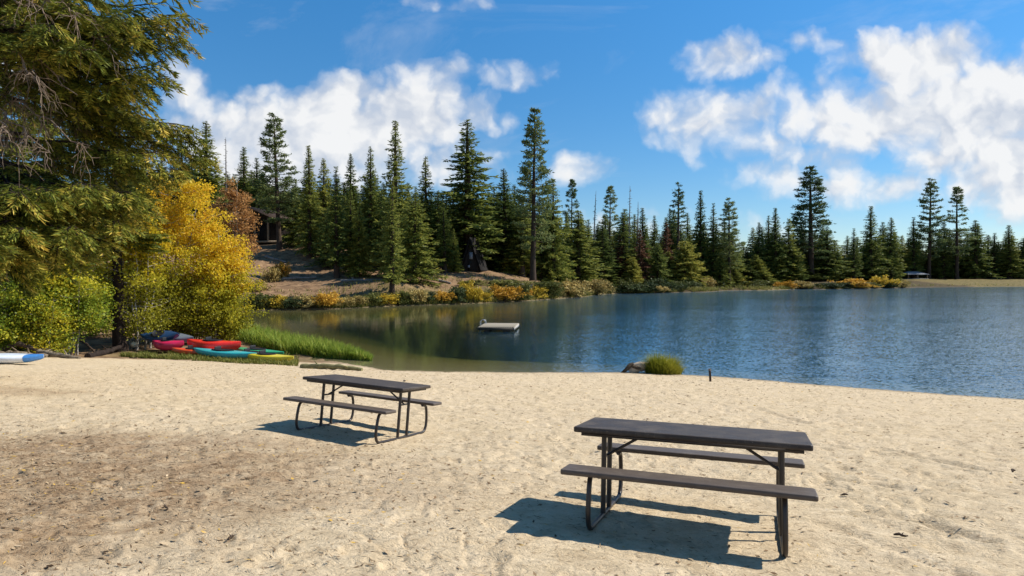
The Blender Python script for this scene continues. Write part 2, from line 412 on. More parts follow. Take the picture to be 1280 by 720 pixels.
# water sheet
g = Geo()
LK = np.vstack([LAKE])
c = LK.mean(0)
xs = np.concatenate([np.arange(-45, 60, 1.5), np.arange(60, 430, 10)]); ys = np.concatenate([np.arange(8, 90, 1.5), np.arange(90, 250, 5)])
XX, YY = np.meshgrid(xs, ys)
dd = lake_sd(XX, YY).reshape(XX.shape)
nyy, nxx = XX.shape
i = np.arange(nyy - 1)[:, None] * nxx; k = np.arange(nxx - 1)[None]
fq = np.stack([i + k, i + k + 1, i + nxx + k + 1, i + nxx + k], -1).reshape(-1, 4)
fq = fq[(dd.ravel()[fq] < 14).any(1)]
g.add(np.stack([XX, YY, np.full(XX.shape, WZ)], -1).reshape(-1, 3), fq)
M_WATER, T, out = newmat('lake_water')
pos = T.pos(); sp = T.n('ShaderNodeSeparateXYZ', i={'Vector': pos})
x_, y_ = sp.outputs[0], sp.outputs[1]
# breeze: calm in the lee of the wooded bank, ruffled in the open
ux = T.math('DIVIDE', x_, T.math('MAXIMUM', y_, 5))
br = T.math('ADD', T.mr(ux, -.12, .32), T.math('MULTIPLY', T.math('SUBTRACT', T.noise(pos, .045, 3), .5), .5), clamp=True)
st = T.math('MULTIPLY', T.mr(br, 0, 1, .10, 1.0), T.mr(T.noise(T.scale(pos, (.35, 1, 1)), .16, 4, .6), .35, .65, .55, 1.15))
def slope(sc, det, amp):
    nz = T.n('ShaderNodeTexNoise', i={'Vector': T.scale(pos, (1, 1.5, 1)), 'Scale': sc, 'Detail': det, 'Roughness': .55, 'Distortion': .3})
    v = T.n('ShaderNodeVectorMath', operation='SUBTRACT', i={0: nz.outputs['Color'], 1: (.5, .5, .5)}).outputs[0]
    return T.n('ShaderNodeVectorMath', operation='MULTIPLY', i={0: v, 1: (amp, amp, 0)}).outputs[0]
sl = T.n('ShaderNodeVectorMath', operation='ADD', i={0: slope(1.6, 2, .22), 1: slope(6.5, 3, .75)}).outputs[0]
sl = T.n('ShaderNodeVectorMath', operation='SCALE', i={0: sl, 'Scale': st}).outputs[0]
nrm = T.n('ShaderNodeVectorMath', operation='NORMALIZE', i={0: T.n('ShaderNodeVectorMath', operation='ADD', i={0: sl, 1: (0, 0, 1)}).outputs[0]}).outputs[0]
fr = T.n('ShaderNodeFresnel', i={'IOR': 1.33, 'Normal': nrm}).outputs[0]
fr = T.math('MINIMUM', fr, .70)
tr = T.n('ShaderNodeBsdfTransparent', i={'Color': (.80, .88, .80, 1)})
gl = T.n('ShaderNodeBsdfGlossy', i={'Color': (.80, .91, 1, 1), 'Roughness': .06, 'Normal': nrm})  # blue tint put into the reflection to stand for a bluer sky
sc_ = T.n('ShaderNodeBsdfDiffuse', i={'Color': (.045, .15, .25, 1)})  # body scatter, its blue raised to stand in for reflected sky
body = T.n('ShaderNodeMixShader', i={0: T.mr(br, .1, .8, .02, .45), 1: tr.outputs[0], 2: sc_.outputs[0]})
mx = T.n('ShaderNodeMixShader', i={0: fr, 1: body.outputs[0], 2: gl.outputs[0]})
T.t.links.new(mx.outputs[0], out.inputs[0])
tag(g.build('water', M_WATER, sm=True), kind='structure')

# ------------------------------------------------------------------ conifers
def trunk_geo(g, H, r0, lean=(0, 0), wob=.12, n=8, top=.06, r=rng):
    zs = np.linspace(-.4, H, 14)
    t = np.clip(zs / H, 0, 1)
    x = lean[0] * t ** 1.5 + np.cumsum(r.normal(size=14)) * wob * .2
    y = lean[1] * t ** 1.5 + np.cumsum(r.normal(size=14)) * wob * .2
    x -= x[0]; y -= y[0]
    rr = r0 * (1 - t) ** .8 + top * .5
    rr[0] *= 1.35; rr[1] *= 1.08
    tube(g, np.stack([x, y, zs], -1), rr, n)
    return lambda z: np.stack([np.interp(z, zs, x), np.interp(z, zs, y), z], -1)
def fir_meshes(seed, H, Rm, base=.06, dens=1.0, power=.85, mat=None, size=1.0, ragged=.2, bark=None, upt=.0):
    """dense conifer: whorls of drooping boughs clothed in feathery sprays down to the ground"""
    r = np.random.default_rng(seed)
    gt, gc = Geo(), Geo()
    ax = trunk_geo(gt, H * .985, .018 * H, wob=.05 * H / 20, r=r)
    z = H * base; P = []; Dr = []; Lg = []
    while z < H * .985:
        t = z / H
        prof = Rm * min(1, (1 - t) ** power * 1.05) * (.55 + .45 * min(1, (t - base + .05) / .16))
        n = int(r.integers(4, 7) * (1 if t < .9 else .8))
        a0 = r.uniform(0, 6.28)
        for j in range(n):
            a = a0 + 6.28 * j / n + r.normal() * .25
            L = prof * (1 + r.normal() * ragged) * (1.18 if r.random() < .12 else 1)
            if r.random() < .06: continue
            P.append(ax(np.array([z + r.normal() * .12]))[0]); Dr.append(a); Lg.append(max(.18, L))
        z += (.30 + .14 * r.random()) * (1.15 - .45 * t) / dens * (H / 22) ** .5
    ps, ds, ws, Ls, Ws, ts = [], [], [], [], [], []
    for p, a, L in zip(P, Dr, Lg):
        t = p[2] / H
        out_ = np.array([math.cos(a), math.sin(a), 0]); side = np.array([-out_[1], out_[0], 0])
        m = max(3, int(L / .26 / size * 1.25))
        s = (np.arange(m) + r.random(m)) / m
        s = .12 + .88 * s
        rise = (.35 * t ** 2 + upt - .28 * (1 - t))
        c = p + out_ * (s * L)[:, None] + np.array([0, 0, 1.]) * (s * L * rise - .12 * L * s ** 2 + .10 * L * s ** 4)[:, None]
        for sg in (-1, 1, 0, 2):
            k = len(c)
            if sg == 2: dv = out_ * .5 + np.array([0, 0, -.9]); 
            elif sg == 0: dv = out_ + np.array([0, 0, .25])
            else: dv = out_ * .8 + side * sg * .95 + np.array([0, 0, -.22])
            dirs = dv + r.normal(size=(k, 3)) * .28
            ps.append(c + r.normal(size=(k, 3)) * .06 * size); ds.append(dirs)
            ws.append(np.cross(dirs, [0, 0, 1.]) + r.normal(size=(k, 3)) * 1.0)
            ln = np.minimum(.62, .22 + L * .26 * (1.1 - .7 * s)) * r.uniform(.7, 1.25, k) * size * (.7 if sg == 2 else 1)
            Ls.append(ln); Ws.append(ln * r.uniform(.30, .48, k))
            ts.append(np.clip(.46 + r.normal(size=k) * .14 + .14 * s - (.12 if sg == 2 else 0), 0, 1))
    kites(gc, np.concatenate(ps), np.concatenate(ds), np.concatenate(ws), np.concatenate(Ls), np.concatenate(Ws), np.concatenate(ts))
    return gt.mesh('trunk', bark or M_BARK, True), gc.mesh('crown', mat or M_FIR)
def pine_meshes(seed, H, Rm, base=.3, mat=None, n_br=70, tuft=1.0, gaps=.15, lean=0., bark=None, top_r=.35, density=1.0):
    """open-grown pine: bare lower bole, separate upswept limbs carrying tufted clumps"""
    r = np.random.default_rng(seed)
    gt, gc = Geo(), Geo()
    ax = trunk_geo(gt, H * .985, .0125 * H, lean=(lean, 0), wob=.08 * H / 25, r=r)
    ps, ds, ws, Ls, Ws, ts = [], [], [], [], [], []
    zs = np.sort(base + (1 - base) * r.random(n_br) ** .9) * H * .985
    for q, z in enumerate(zs):
        t = (z / H - base) / (1 - base)
        if r.random() < gaps * (1 - t): continue
        a = q * 2.399 + r.normal() * .4
        prof = Rm * (.45 + .55 * min(1, t / .22)) * (1 - t) ** .70 + top_r * (1 - t * .75)
        L = prof * r.uniform(.55, 1.15)
        p = ax(np.array([z]))[0]
        out_ = np.array([math.cos(a), math.sin(a), 0]); side = np.array([-out_[1], out_[0], 0])
        s5 = np.linspace(0, 1, 5)
        rise = -.22 + .55 * t
        cur = p + out_ * (s5 * L)[:, None] + np.array([0, 0, 1.]) * (L * (rise * s5 - .10 * s5 * (1 - s5) + .16 * s5 ** 3))[:, None] + side * (r.normal() * .08 * L * s5 ** 2)[:, None]
        tube(gt, cur, np.linspace(.010 * H * (.35 + .3 * (1 - t)), .012, 5) * .55, 3, cap=False)
        k = int((28 + 26 * L) * density)
        s = .38 + .62 * np.sqrt(r.random(k))
        c = np.stack([np.interp(s, s5, cur[:, j]) for j in range(3)], -1)
        spread = (.10 + .17 * L * (1 - np.abs(s - .75)))
        c = c + side * (r.normal(size=k) * spread * 1.0)[:, None] + out_ * (r.normal(size=k) * .12)[:, None] + np.array([0, 0, 1.]) * (np.abs(r.normal(size=k)) * .14 * tuft - .04)[:, None]
        dirs = r.normal(size=(k, 3)) * .75 + out_ * .55 + np.array([0, 0, .35])
        ps.append(c); ds.append(dirs); ws.append(r.normal(size=(k, 3)))
        ln = r.uniform(.28, .55, k) * tuft
        Ls.append(ln); Ws.append(ln * r.uniform(.28, .42, k))
        ts.append(np.clip(.45 + r.normal(size=k) * .15 + .5 * (c[:, 2] - np.interp(s, s5, cur[:, 2])), 0, 1))
    kites(gc, np.concatenate(ps), np.concatenate(ds), np.concatenate(ws), np.concatenate(Ls), np.concatenate(Ws), np.concatenate(ts))
    return gt.mesh('trunk', bark or M_BARK, True), gc.mesh('crown', mat or M_PINE)
def snag_meshes(seed, H, Rm, mat=None, leaf=.0):
    """dead standing conifer: bare bole with short broken twigs"""
    r = np.random.default_rng(seed)
    gt = Geo(); gc = gt
    ax = trunk_geo(gt, H, .012 * H, wob=.05, r=r, top=.05)
    for q in range(80):
        z = H * (.12 + .86 * r.random()); t = z / H; a = r.uniform(0, 6.28)
        L = Rm * (1 - t) ** .7 * r.uniform(.3, 1.1) + .2
        p = ax(np.array([z]))[0]
        s = np.linspace(0, 1, 4)[:, None]
        cur = p + s * L * np.array([math.cos(a), math.sin(a), -.15]) + s ** 2 * L * np.array([0, 0, r.uniform(-.2, .25)])
        tube(gt, cur, np.linspace(.06, .018, 4), 3, cap=False)
        tube(gc, cur[2:] + np.array([0, 0, -.02]), [.02, .01], 3, cap=False)
        tube(gc, np.array([cur[2], cur[2] + [r.normal() * .2, r.normal() * .2, -.3 * L]]), [.02, .008], 3, cap=False)
    return gt.mesh('trunk', mat or M_BARKL, True), None

FIRS = [fir_meshes(100, 22, 3.0), fir_meshes(101, 22, 2.6, dens=1.1), fir_meshes(102, 24, 3.4, ragged=.28, base=.10), fir_meshes(103, 20, 2.9, power=.7, ragged=.25), fir_meshes(104, 22, 2.4, base=.13, ragged=.3, dens=.9)]
FIRL = [fir_meshes(110, 16, 3.0, base=.04, power=.75, mat=M_FIRL), fir_meshes(111, 18, 3.2, base=.05, power=.9, mat=M_FIRL, ragged=.25)]
DOME = [fir_meshes(115, 12, 3.4, base=.02, power=.55, mat=M_FIRL, ragged=.22), fir_meshes(116, 12, 3.0, base=.03, power=.6, mat=M_FIR, ragged=.22)]
PINES = [pine_meshes(120, 28, 3.6, .20, n_br=120, density=1.15), pine_meshes(121, 26, 3.4, .26, n_br=95, gaps=.2), pine_meshes(122, 28, 3.2, .16, n_br=125, density=1.1)]
SPIRE = [pine_meshes(126, 26, 1.7, .45, n_br=46, gaps=.3, top_r=.3)]
DEADS = [fir_meshes(130, 15, 2.4, base=.12, mat=M_DEAD, dens=.75, ragged=.3), fir_meshes(131, 15, 2.1, base=.15, mat=M_DEAD, dens=.7, ragged=.35)]
SNAGS = [snag_meshes(140, 20, 1.3), snag_meshes(141, 20, 1.0)]
BASE_H = {}
def place_tree(px, top, D, wpx, kind, label, group=None, ref=None, var=None, name='conifer_tree', cat='tree', base_z=None):
    x = U(px) * D
    zb = gz(x, D) if base_z is None else base_z
    H = V(top) * D - zb
    kinds = {'fir': (FIRS, [(22, 3.0), (22, 2.6), (24, 3.4), (20, 2.9), (22, 2.4)]), 'firl': (FIRL, [(16, 3.0), (18, 3.2)]), 'dome': (DOME, [(12, 3.4), (12, 3.0)]), 'pine': (PINES, [(28, 3.6), (26, 3.4), (28, 3.2)]), 'spire': (SPIRE, [(26, 1.7)]), 'dead': (DEADS, [(15, 2.4), (15, 2.1)]), 'snag': (SNAGS, [(20, 1.3), (20, 1.0)])}
    lst, dims = kinds[kind]
    v = random.randrange(len(lst)) if var is None else var
    h0, r0 = dims[v]
    sz = H / h0; sx = (wpx / F * D / 2) / (r0 * 1.02)
    o = empty(name, (x, D, zb - .1), random.uniform(0, 6.28))
    o.rotation_euler = (random.gauss(0, .016), random.gauss(0, .016), o.rotation_euler.z)
    o.scale = (sx, sx, sz)
    link('trunk', lst[v][0], o)
    if lst[v][1]: link('crown', lst[v][1], o)
    return tag(o, label, cat, group)
STAND = 'conifers of the far shore'
hero = [
 (257, 148, 122, 52, 'fir', 0, 'dark fir showing beside the near fir boughs above the golden aspens'),
 (230, 172, 126, 46, 'fir', 3, 'fir half hidden behind the near fir boughs, left of the dark fir'),
 (284, 172, 150, 14, 'snag', 0, 'bare grey snag behind the russet tree'),
 (306, 182, 152, 30, 'fir', 1, 'slim fir rising behind the cabin roof, left of the big shore pine'),
 (322, 196, 150, 28, 'fir', 4, 'second slim fir behind the cabin roof, nearer the big shore pine'),
 (350, 141, 117, 58, 'pine', 0, 'tall dark pine with tiered limbs standing right of the cabin'),
 (371, 238, 122, 34, 'firl', 0, 'short olive fir at the right foot of the pine by the cabin'),
 (388, 180, 112, 32, 'fir', 1, 'narrow dark fir just right of the tiered pine by the cabin'),
 (404, 196, 116, 40, 'firl', 1, 'light green fir on the slope between two narrow dark firs'),
 (421, 206, 100, 32, 'fir', 4, 'narrow dark fir standing low on the slope in heavy shade'),
 (439, 236, 103, 34, 'firl', 1, 'light green pointed fir beside the narrow dark fir low on the slope'),
 (438, 190, 160, 28, 'fir', 0, 'fir peeking above the slope behind the lower firs'),
 (463, 182, 113, 38, 'fir', 2, 'ragged fir left of the tallest dark spire on the left bank'),
 (495, 149, 102, 46, 'fir', 1, 'tall slender fir, highest of the clump above the grassy bank'),
 (490, 222, 88, 30, 'fir', 4, 'dark narrow fir at the front of the clump, trunk down near the bank'),
 (518, 240, 97, 50, 'firl', 0, 'broad light green fir on the right side of the front clump'),
 (533, 194, 122, 36, 'fir', 0, 'pointed fir between the front clump and the largest fir'),
 (548, 236, 117, 36, 'fir', 2, 'mid-height fir tucked against the left side of the largest fir'),
 (585, 147, 124, 80, 'fir', 2, 'largest fir, very broad with upturned limbs and a spiky tip'),
 (476, 238, 110, 34, 'fir', 1, 'fir in deep shade behind the left part of the front clump'),
 (448, 258, 101, 30, 'firl', 0, 'small olive fir low on the slope left of the front clump'),
 (408, 258, 108, 28, 'fir', 3, 'short dark fir at the left foot of the narrow dark firs'),
 (512, 226, 114, 34, 'fir', 0, 'fir rising just behind the broad light green fir'),
 (556, 258, 112, 26, 'fir', 4, 'slim short fir left of the young bright green fir'),
 (568, 284, 114, 18, 'firl', 1, 'young bright green fir in front of the largest fir'),
 (632, 208, 128, 46, 'fir', 0, 'fir between the largest fir and the tall leaning pine'),
 (618, 234, 132, 36, 'fir', 3, 'shorter fir on the right flank of the largest fir'),
 (652, 244, 126, 36, 'fir', 4, 'shorter fir just left of the tall leaning pine trunk'),
 (666, 133, 113, 56, 'pine', 2, 'tallest pine, slightly leaning with a long bare dark trunk'),
 (692, 222, 130, 42, 'firl', 1, 'olive fir right behind the tall leaning pine'),
 (714, 223, 152, 32, 'pine', 1, 'slim pine with a small flat top right of the tall leaning pine'),
 (722, 262, 141, 50, 'fir', 3, 'bushy fir on the point below the slim flat-topped pine'),
 (740, 238, 172, 10, 'snag', 1, 'thin bare snag between two pines on the wooded point'),
 (761, 232, 172, 34, 'pine', 1, 'open pine with layered branches just past the wooded point'),
 (754, 280, 166, 36, 'fir', 1, 'dense fir under the open layered pine'),
 (785, 232, 176, 14, 'snag', 0, 'tallest bare snag, spearing up over the middle of the wood'),
 (780, 264, 172, 32, 'fir', 4, 'dark fir around the foot of the tallest snag'),
 (795, 252, 180, 12, 'snag', 1, 'short bare snag just right of the tallest snag'),
 (806, 258, 177, 26, 'fir', 1, 'dark pointed fir right of the bare snags'),
 (776, 292, 170, 20, 'dead', 0, 'rust brown dead fir left of the bare snags'),
 (800, 286, 172, 26, 'dead', 1, 'rust brown dead fir below the bare snags'),
 (833, 276, 182, 26, 'dead', 0, 'largest rust brown dead fir, beside the thin spire pine'),
 (846, 227, 186, 24, 'spire', 0, 'thin spire pine with sparse twigs in the middle of the wood'),
 (836, 258, 190, 22, 'fir', 0, 'narrow fir top just left of the thin spire pine'),
 (875, 236, 190, 26, 'fir', 1, 'tall narrow fir right of the thin spire pine'),
 (891, 252, 190, 22, 'fir', 4, 'narrow fir between the tall narrow fir and a bushy-topped pine'),
 (912, 246, 188, 38, 'pine', 0, 'bushy-topped pine on the right side of the dense wood'),
 (822, 304, 173, 28, 'dome', 1, 'small rounded dark evergreen at the water below the dead firs'),
 (856, 300, 178, 44, 'dome', 0, 'large rounded green evergreen at the waterline in mid wood'),
 (900, 318, 186, 24, 'dome', 1, 'small rounded evergreen by the shore below the bushy-topped pine'),
 (790, 320, 168, 24, 'dome', 0, 'low rounded evergreen at the water under the snags'),
 (948, 276, 212, 24, 'fir', 0, 'dark fir at the left end of the low gap in the wood'),
 (970, 258, 212, 26, 'fir', 1, 'pointed fir left of the big lone shore pine'),
 (961, 268, 216, 22, 'fir', 4, 'slim fir close left of the pointed fir by the lone pine'),
 (986, 272, 214, 26, 'fir', 3, 'fir directly left of the lone pine trunk'),
 (944, 318, 204, 34, 'firl', 0, 'light green fir low at the shore left of the orange shrub'),
 (1014, 206, 222, 58, 'pine', 2, 'big lone pine towering over the far right shore'),
 (1034, 282, 226, 40, 'fir', 2, 'broad fir leaning into the right side of the lone pine'),
 (1067, 284, 236, 18, 'fir', 4, 'small pointed fir in the gap right of the lone pine'),
 (1088, 256, 246, 30, 'fir', 1, 'taller dark fir left of the picnic shelter'),
 (1112, 270, 250, 28, 'fir', 0, 'paler fir close to the picnic shelter, left side'),
 (1142, 270, 266, 22, 'fir', 4, 'narrow fir directly above the picnic shelter'),
 (1161, 222, 268, 38, 'pine', 0, 'left of the twin tall pines over the lawn bank'),
 (1196, 233, 268, 38, 'pine', 1, 'right of the twin tall pines over the lawn bank'),
 (1179, 276, 272, 24, 'fir', 1, 'fir standing between the twin tall pines'),
 (1220, 274, 272, 30, 'fir', 3, 'fir right beside the twin tall pines'),
 (1242, 290, 276, 22, 'fir', 4, 'small fir in the row at the right, left of a pointed fir'),
 (1262, 280, 274, 26, 'fir', 1, 'pointed fir near the right edge of the lawn bank'),
 (1284, 286, 276, 30, 'fir', 0, 'fir cut by the right edge of the picture'),
]
for px, top, D, w, kd, v, lab in hero:
    nm = {'pine': 'pine_tree', 'spire': 'pine_tree', 'snag': 'dead_tree', 'dead': 'dead_tree', 'dome': 'evergreen_tree'}.get(kd, 'fir_tree')
    place_tree(px, top, D, w * {'fir': 1.32, 'firl': 1.3, 'dome': 1.2, 'pine': 1.12, 'dead': 1.25}.get(kd, 1.1), kd, lab, STAND, var=v, name=nm)
def skyline(px):
    return np.interp(px, [150, 240, 300, 345, 400, 450, 500, 560, 620, 680, 720, 780, 850, 905, 935, 1000, 1050, 1100, 1160, 1220, 1300, 1400], [215, 215, 225, 235, 235, 232, 235, 245, 240, 262, 275, 282, 275, 285, 305, 285, 308, 295, 296, 300, 306, 310])
def back_d(px):
    return np.interp(px, [150, 300, 350, 500, 620, 700, 760, 900, 1000, 1140, 1280, 1400], [150, 158, 150, 135, 142, 142, 186, 205, 228, 278, 286, 290])
fill = random.Random(11)
for row, (dd_, step, drop) in enumerate(((0, 11, 4), (12, 12, -10), (-6, 14, 18), (-13, 19, 34))):
    px = 150 + 7 * row
    while px < 1400:
        D = back_d(px) + dd_ + fill.uniform(-4, 6)
        top = skyline(px) + drop + fill.uniform(-12, 16)
        kd = 'firl' if fill.random() < .16 else 'fir'
        if row >= 2 and (px < 470 or px > 1030): px += step; continue
        if lake_sd([U(px) * D], [D])[0] > 3:
            reg = 'hillside' if px < 640 else ('wooded shore' if px < 1000 else 'lawn bank')
            lab = {'hillside': 'one of the crowded dark firs filling the hillside behind the front row', 'wooded shore': 'one of the crowded dark firs massed behind the middle shore', 'lawn bank': 'one of the distant dark firs lined up behind the right bank'}[reg]
            grp = {'hillside': 'crowded hillside firs', 'wooded shore': 'crowded middle shore firs', 'lawn bank': 'distant firs behind the right bank'}[reg]
            w = fill.uniform(34, 60) * (1 if px < 700 else .82)
            place_tree(px, top, D, w, kd, lab, grp, name='fir_tree')
        px += step * fill.uniform(.75, 1.3)

# ------------------------------------------------------------------ the near fir, upper left
def curve(p0, p1, sag, lift, n=12, r=rng):
    s = np.linspace(0, 1, n)[:, None]
    p0 = np.asarray(p0, float); p1 = np.asarray(p1, float)
    return p0 + (p1 - p0) * s + np.array([0, 0, 1.]) * (sag * np.sin(np.pi * s ** .8) + lift * (s ** 3 - s))
def near_fir(px, D, H, label):
    r = np.random.default_rng(77)
    x = U(px) * D; zb = gz(x, D)
    o = empty('fir_tree', (x, D, zb)); tag(o, label, 'tree')
    gt = Geo(); ax = trunk_geo(gt, H, .42, wob=.1, n=12, r=r)
    gl, gb, gd = Geo(), Geo(), Geo()
    tgt = [(240, 22, 14.6), (236, 52, 15.4), (212, 6, 14.9), (205, 78, 14.2), (160, 18, 13.2), (178, 45, 13.8), (110, 58, 12.6), (70, 30, 12.2),
           (225, -20, 15), (252, 172, 17.2), (265, 196, 17.6), (240, 160, 16.8), (228, 214, 16.6), (205, 150, 16.2), (200, 190, 15.6), (180, 118, 15), (150, 100, 14),
           (182, 252, 15.4), (188, 262, 16.0), (150, 275, 14.6), (165, 240, 14.6), (120, 232, 13.6), (128, 300, 14.6), (60, 238, 12.6), (92, 282, 13.2), (30, 285, 12.0), (30, 240, 12.2), (75, 308, 13.6), (20, 318, 12.6), (135, 255, 15.4), (100, 250, 14.4),
           (-20, 300, 11.5), (-60, 240, 11), (110, 316, 15.2), (215, 100, 15.5), (190, 30, 15.2), (140, 60, 14.6), (90, 10, 12.9), (120, -10, 13.4)]
    bs = []
    for px_, py_, d in tgt:
        e = np.array([U(px_) * d - x, d - D, V(py_) * d - zb])
        L = math.hypot(e[0], e[1])
        z0 = e[2] + L * r.uniform(.12, .34)
        bs.append((z0, e))
    for q in range(64):                                   # the rest of the crown: above the frame, behind and to the left
        z0 = r.uniform(4.0, H - 1.2); a = r.uniform(0, 6.28)
        t = z0 / H
        L = 5.6 * (1 - t) ** .75 * r.uniform(.75, 1.1) + .3
        if z0 < 9 and math.cos(a) > -.2 and math.sin(a) < .6: continue
        bs.append((z0, np.array([math.cos(a) * L, math.sin(a) * L, z0 - L * r.uniform(.1, .35)])))
    for z0, e in bs:
        vis = e[0] > 1.5 and e[2] < 9
        p0 = ax(np.array([z0]))[0]
        c = curve(p0, e, .04 * np.linalg.norm(e[:2]), .18 * np.linalg.norm(e[:2]), 14)
        c[1:-1] += r.normal(size=(12, 3)) * .05
        L = np.linalg.norm(e[:2])
        tube(gb, c, np.linspace(.055, .010, 14), 5, r.random())
        out_ = norm(e * [1, 1, 0]); side = np.array([-out_[1], out_[0], 0])
        nb = int((44 if vis else 20) * max(.5, L / 4.5))
        for q in range(nb):
            s = .34 + .66 * (q + r.random()) / nb
            sg = 1 if q % 2 else -1
            p = np.array([np.interp(s * 13, np.arange(14), c[:, j]) for j in range(3)])
            bl = (1.25 * (1.12 - s) + .30) * r.uniform(.6, 1.15)
            dv = norm(out_ * r.uniform(.55, 1.0) + side * sg * r.uniform(.5, 1.1) + np.array([0, 0, r.uniform(-.95, -.05)]))
            u = np.linspace(0, 1, 6)[:, None]
            bc = p + dv * bl * u + np.array([0, 0, -.42 * bl]) * u ** 2 + np.array([0, 0, .10 * bl]) * u ** 4
            tube(gb, bc, np.linspace(.010, .004, 6), 3, r.random(), cap=False)
            # flat sprays of shoots along the branchlet
            k = int(bl * (135 if vis else 36))
            w = r.random(k) ** .8
            w = .12 + .88 * w
            sp = np.stack([np.interp(w * 5, np.arange(6), bc[:, j]) for j in range(3)], -1)
            sv = norm(np.cross(dv, [0, 0, 1.]))
            sd_ = np.where(r.random(k) < .5, -1., 1.)
            dirs = dv * r.uniform(.35, 1.1, (k, 1)) + sv * (sd_ * r.uniform(.25, 1.0, k))[:, None] + np.array([0, 0, 1.]) * r.normal(-.10, .28, (k, 1))
            sp = sp + sv * (sd_ * r.uniform(0, .16, k) * bl)[:, None] * (1.1 - w)[:, None] + r.normal(size=(k, 3)) * .018
            ln = r.uniform(.09, .19, k) * (1 if vis else 1.9)
            up = np.array([0, 0, 1.]) + r.normal(size=(k, 3)) * .5
            tip = np.clip(.40 + r.normal(size=k) * .16 + .16 * w + .14 * (s - .6) + r.normal() * .13, 0, 1)
            kites(gl, sp, dirs, np.cross(dirs, up), ln, ln * r.uniform(.15, .24, k), tip)
        # bare dead twigs hanging from the inner half of each bough
        nd = int((17 if vis else 6) * L / 4)
        for q in range(nd):
            s = r.uniform(.06, .62)
            p = np.array([np.interp(s * 13, np.arange(14), c[:, j]) for j in range(3)])
            tl = r.uniform(.35, 1.25)
            u = np.linspace(0, 1, 6)[:, None]
            h = norm(out_ * r.uniform(-.1, .9) + side * r.normal() * .7 + np.array([0, 0, r.uniform(-1.0, -.05)]))
            tc = p + h * tl * u * .8 + np.array([0, 0, -.55 * tl]) * u ** 2 + r.normal(size=(6, 3)) * .03 * tl
            tt = r.random()
            tube(gd, tc, np.linspace(.013, .004, 6), 3, tt, cap=False)
            for j in range(r.integers(2, 6)):
                b = tc[r.integers(1, 5)]
                d2 = norm(h + r.normal(size=3) * .6 + np.array([0, 0, -.3])) * tl * r.uniform(.2, .5)
                tube(gd, np.array([b, b + d2 * .5 + r.normal(size=3) * .02, b + d2 + np.array([0, 0, -.06])]), [.007, .005, .003], 3, tt, cap=False)
    for px_, py_, d in [(62, 190, 12.0), (112, 182, 12.6), (18, 172, 11.6), (100, 120, 12.4), (50, 100, 11.9), (150, 70, 13.2), (60, 20, 12.2), (105, 25, 12.6)]:
        e = np.array([U(px_) * d - x, d - D, V(py_) * d - zb])
        L = np.linalg.norm(e[:2])
        c = curve(ax(np.array([e[2] + L * r.uniform(.30, .55)]))[0], e, .10 * L, .10 * L, 12)
        c[1:-1] += r.normal(size=(10, 3)) * .06
        tube(gd, c, np.linspace(.035, .008, 12), 5, r.random())
        for q in range(24):
            s = r.uniform(.25, 1.0); p = np.array([np.interp(s * 11, np.arange(12), c[:, j]) for j in range(3)])
            tl = r.uniform(.3, .95); u = np.linspace(0, 1, 6)[:, None]
            h = norm(norm(e * [1, 1, 0]) * r.uniform(-.1, .7) + r.normal(size=3) * .45 + np.array([0, 0, -.55]))
            tc = p + h * tl * u * .75 + np.array([0, 0, -.5 * tl]) * u ** 2 + r.normal(size=(6, 3)) * .035 * tl
            tt = r.random()
            tube(gd, tc, np.linspace(.012, .004, 6), 3, tt, cap=False)
            for j in range(3):
                b = tc[r.integers(1, 5)]; d2 = norm(h + r.normal(size=3) * .7) * tl * r.uniform(.2, .5)
                tube(gd, np.array([b, b + d2 * .5 + r.normal(size=3) * .02, b + d2 + np.array([0, 0, -.06])]), [.007, .005, .003], 3, tt, cap=False)
    gt.build('trunk', M_BARKN, o, True); gb.build('boughs', M_BARKN, o, True)
    gl.build('crown', M_NEAR, o); gd.build('dead_twigs', M_TWIG, o, True)
    return o
near_fir(-40, 15.6, 17, 'large fir with drooping boughs and hanging dead twigs at the upper left')

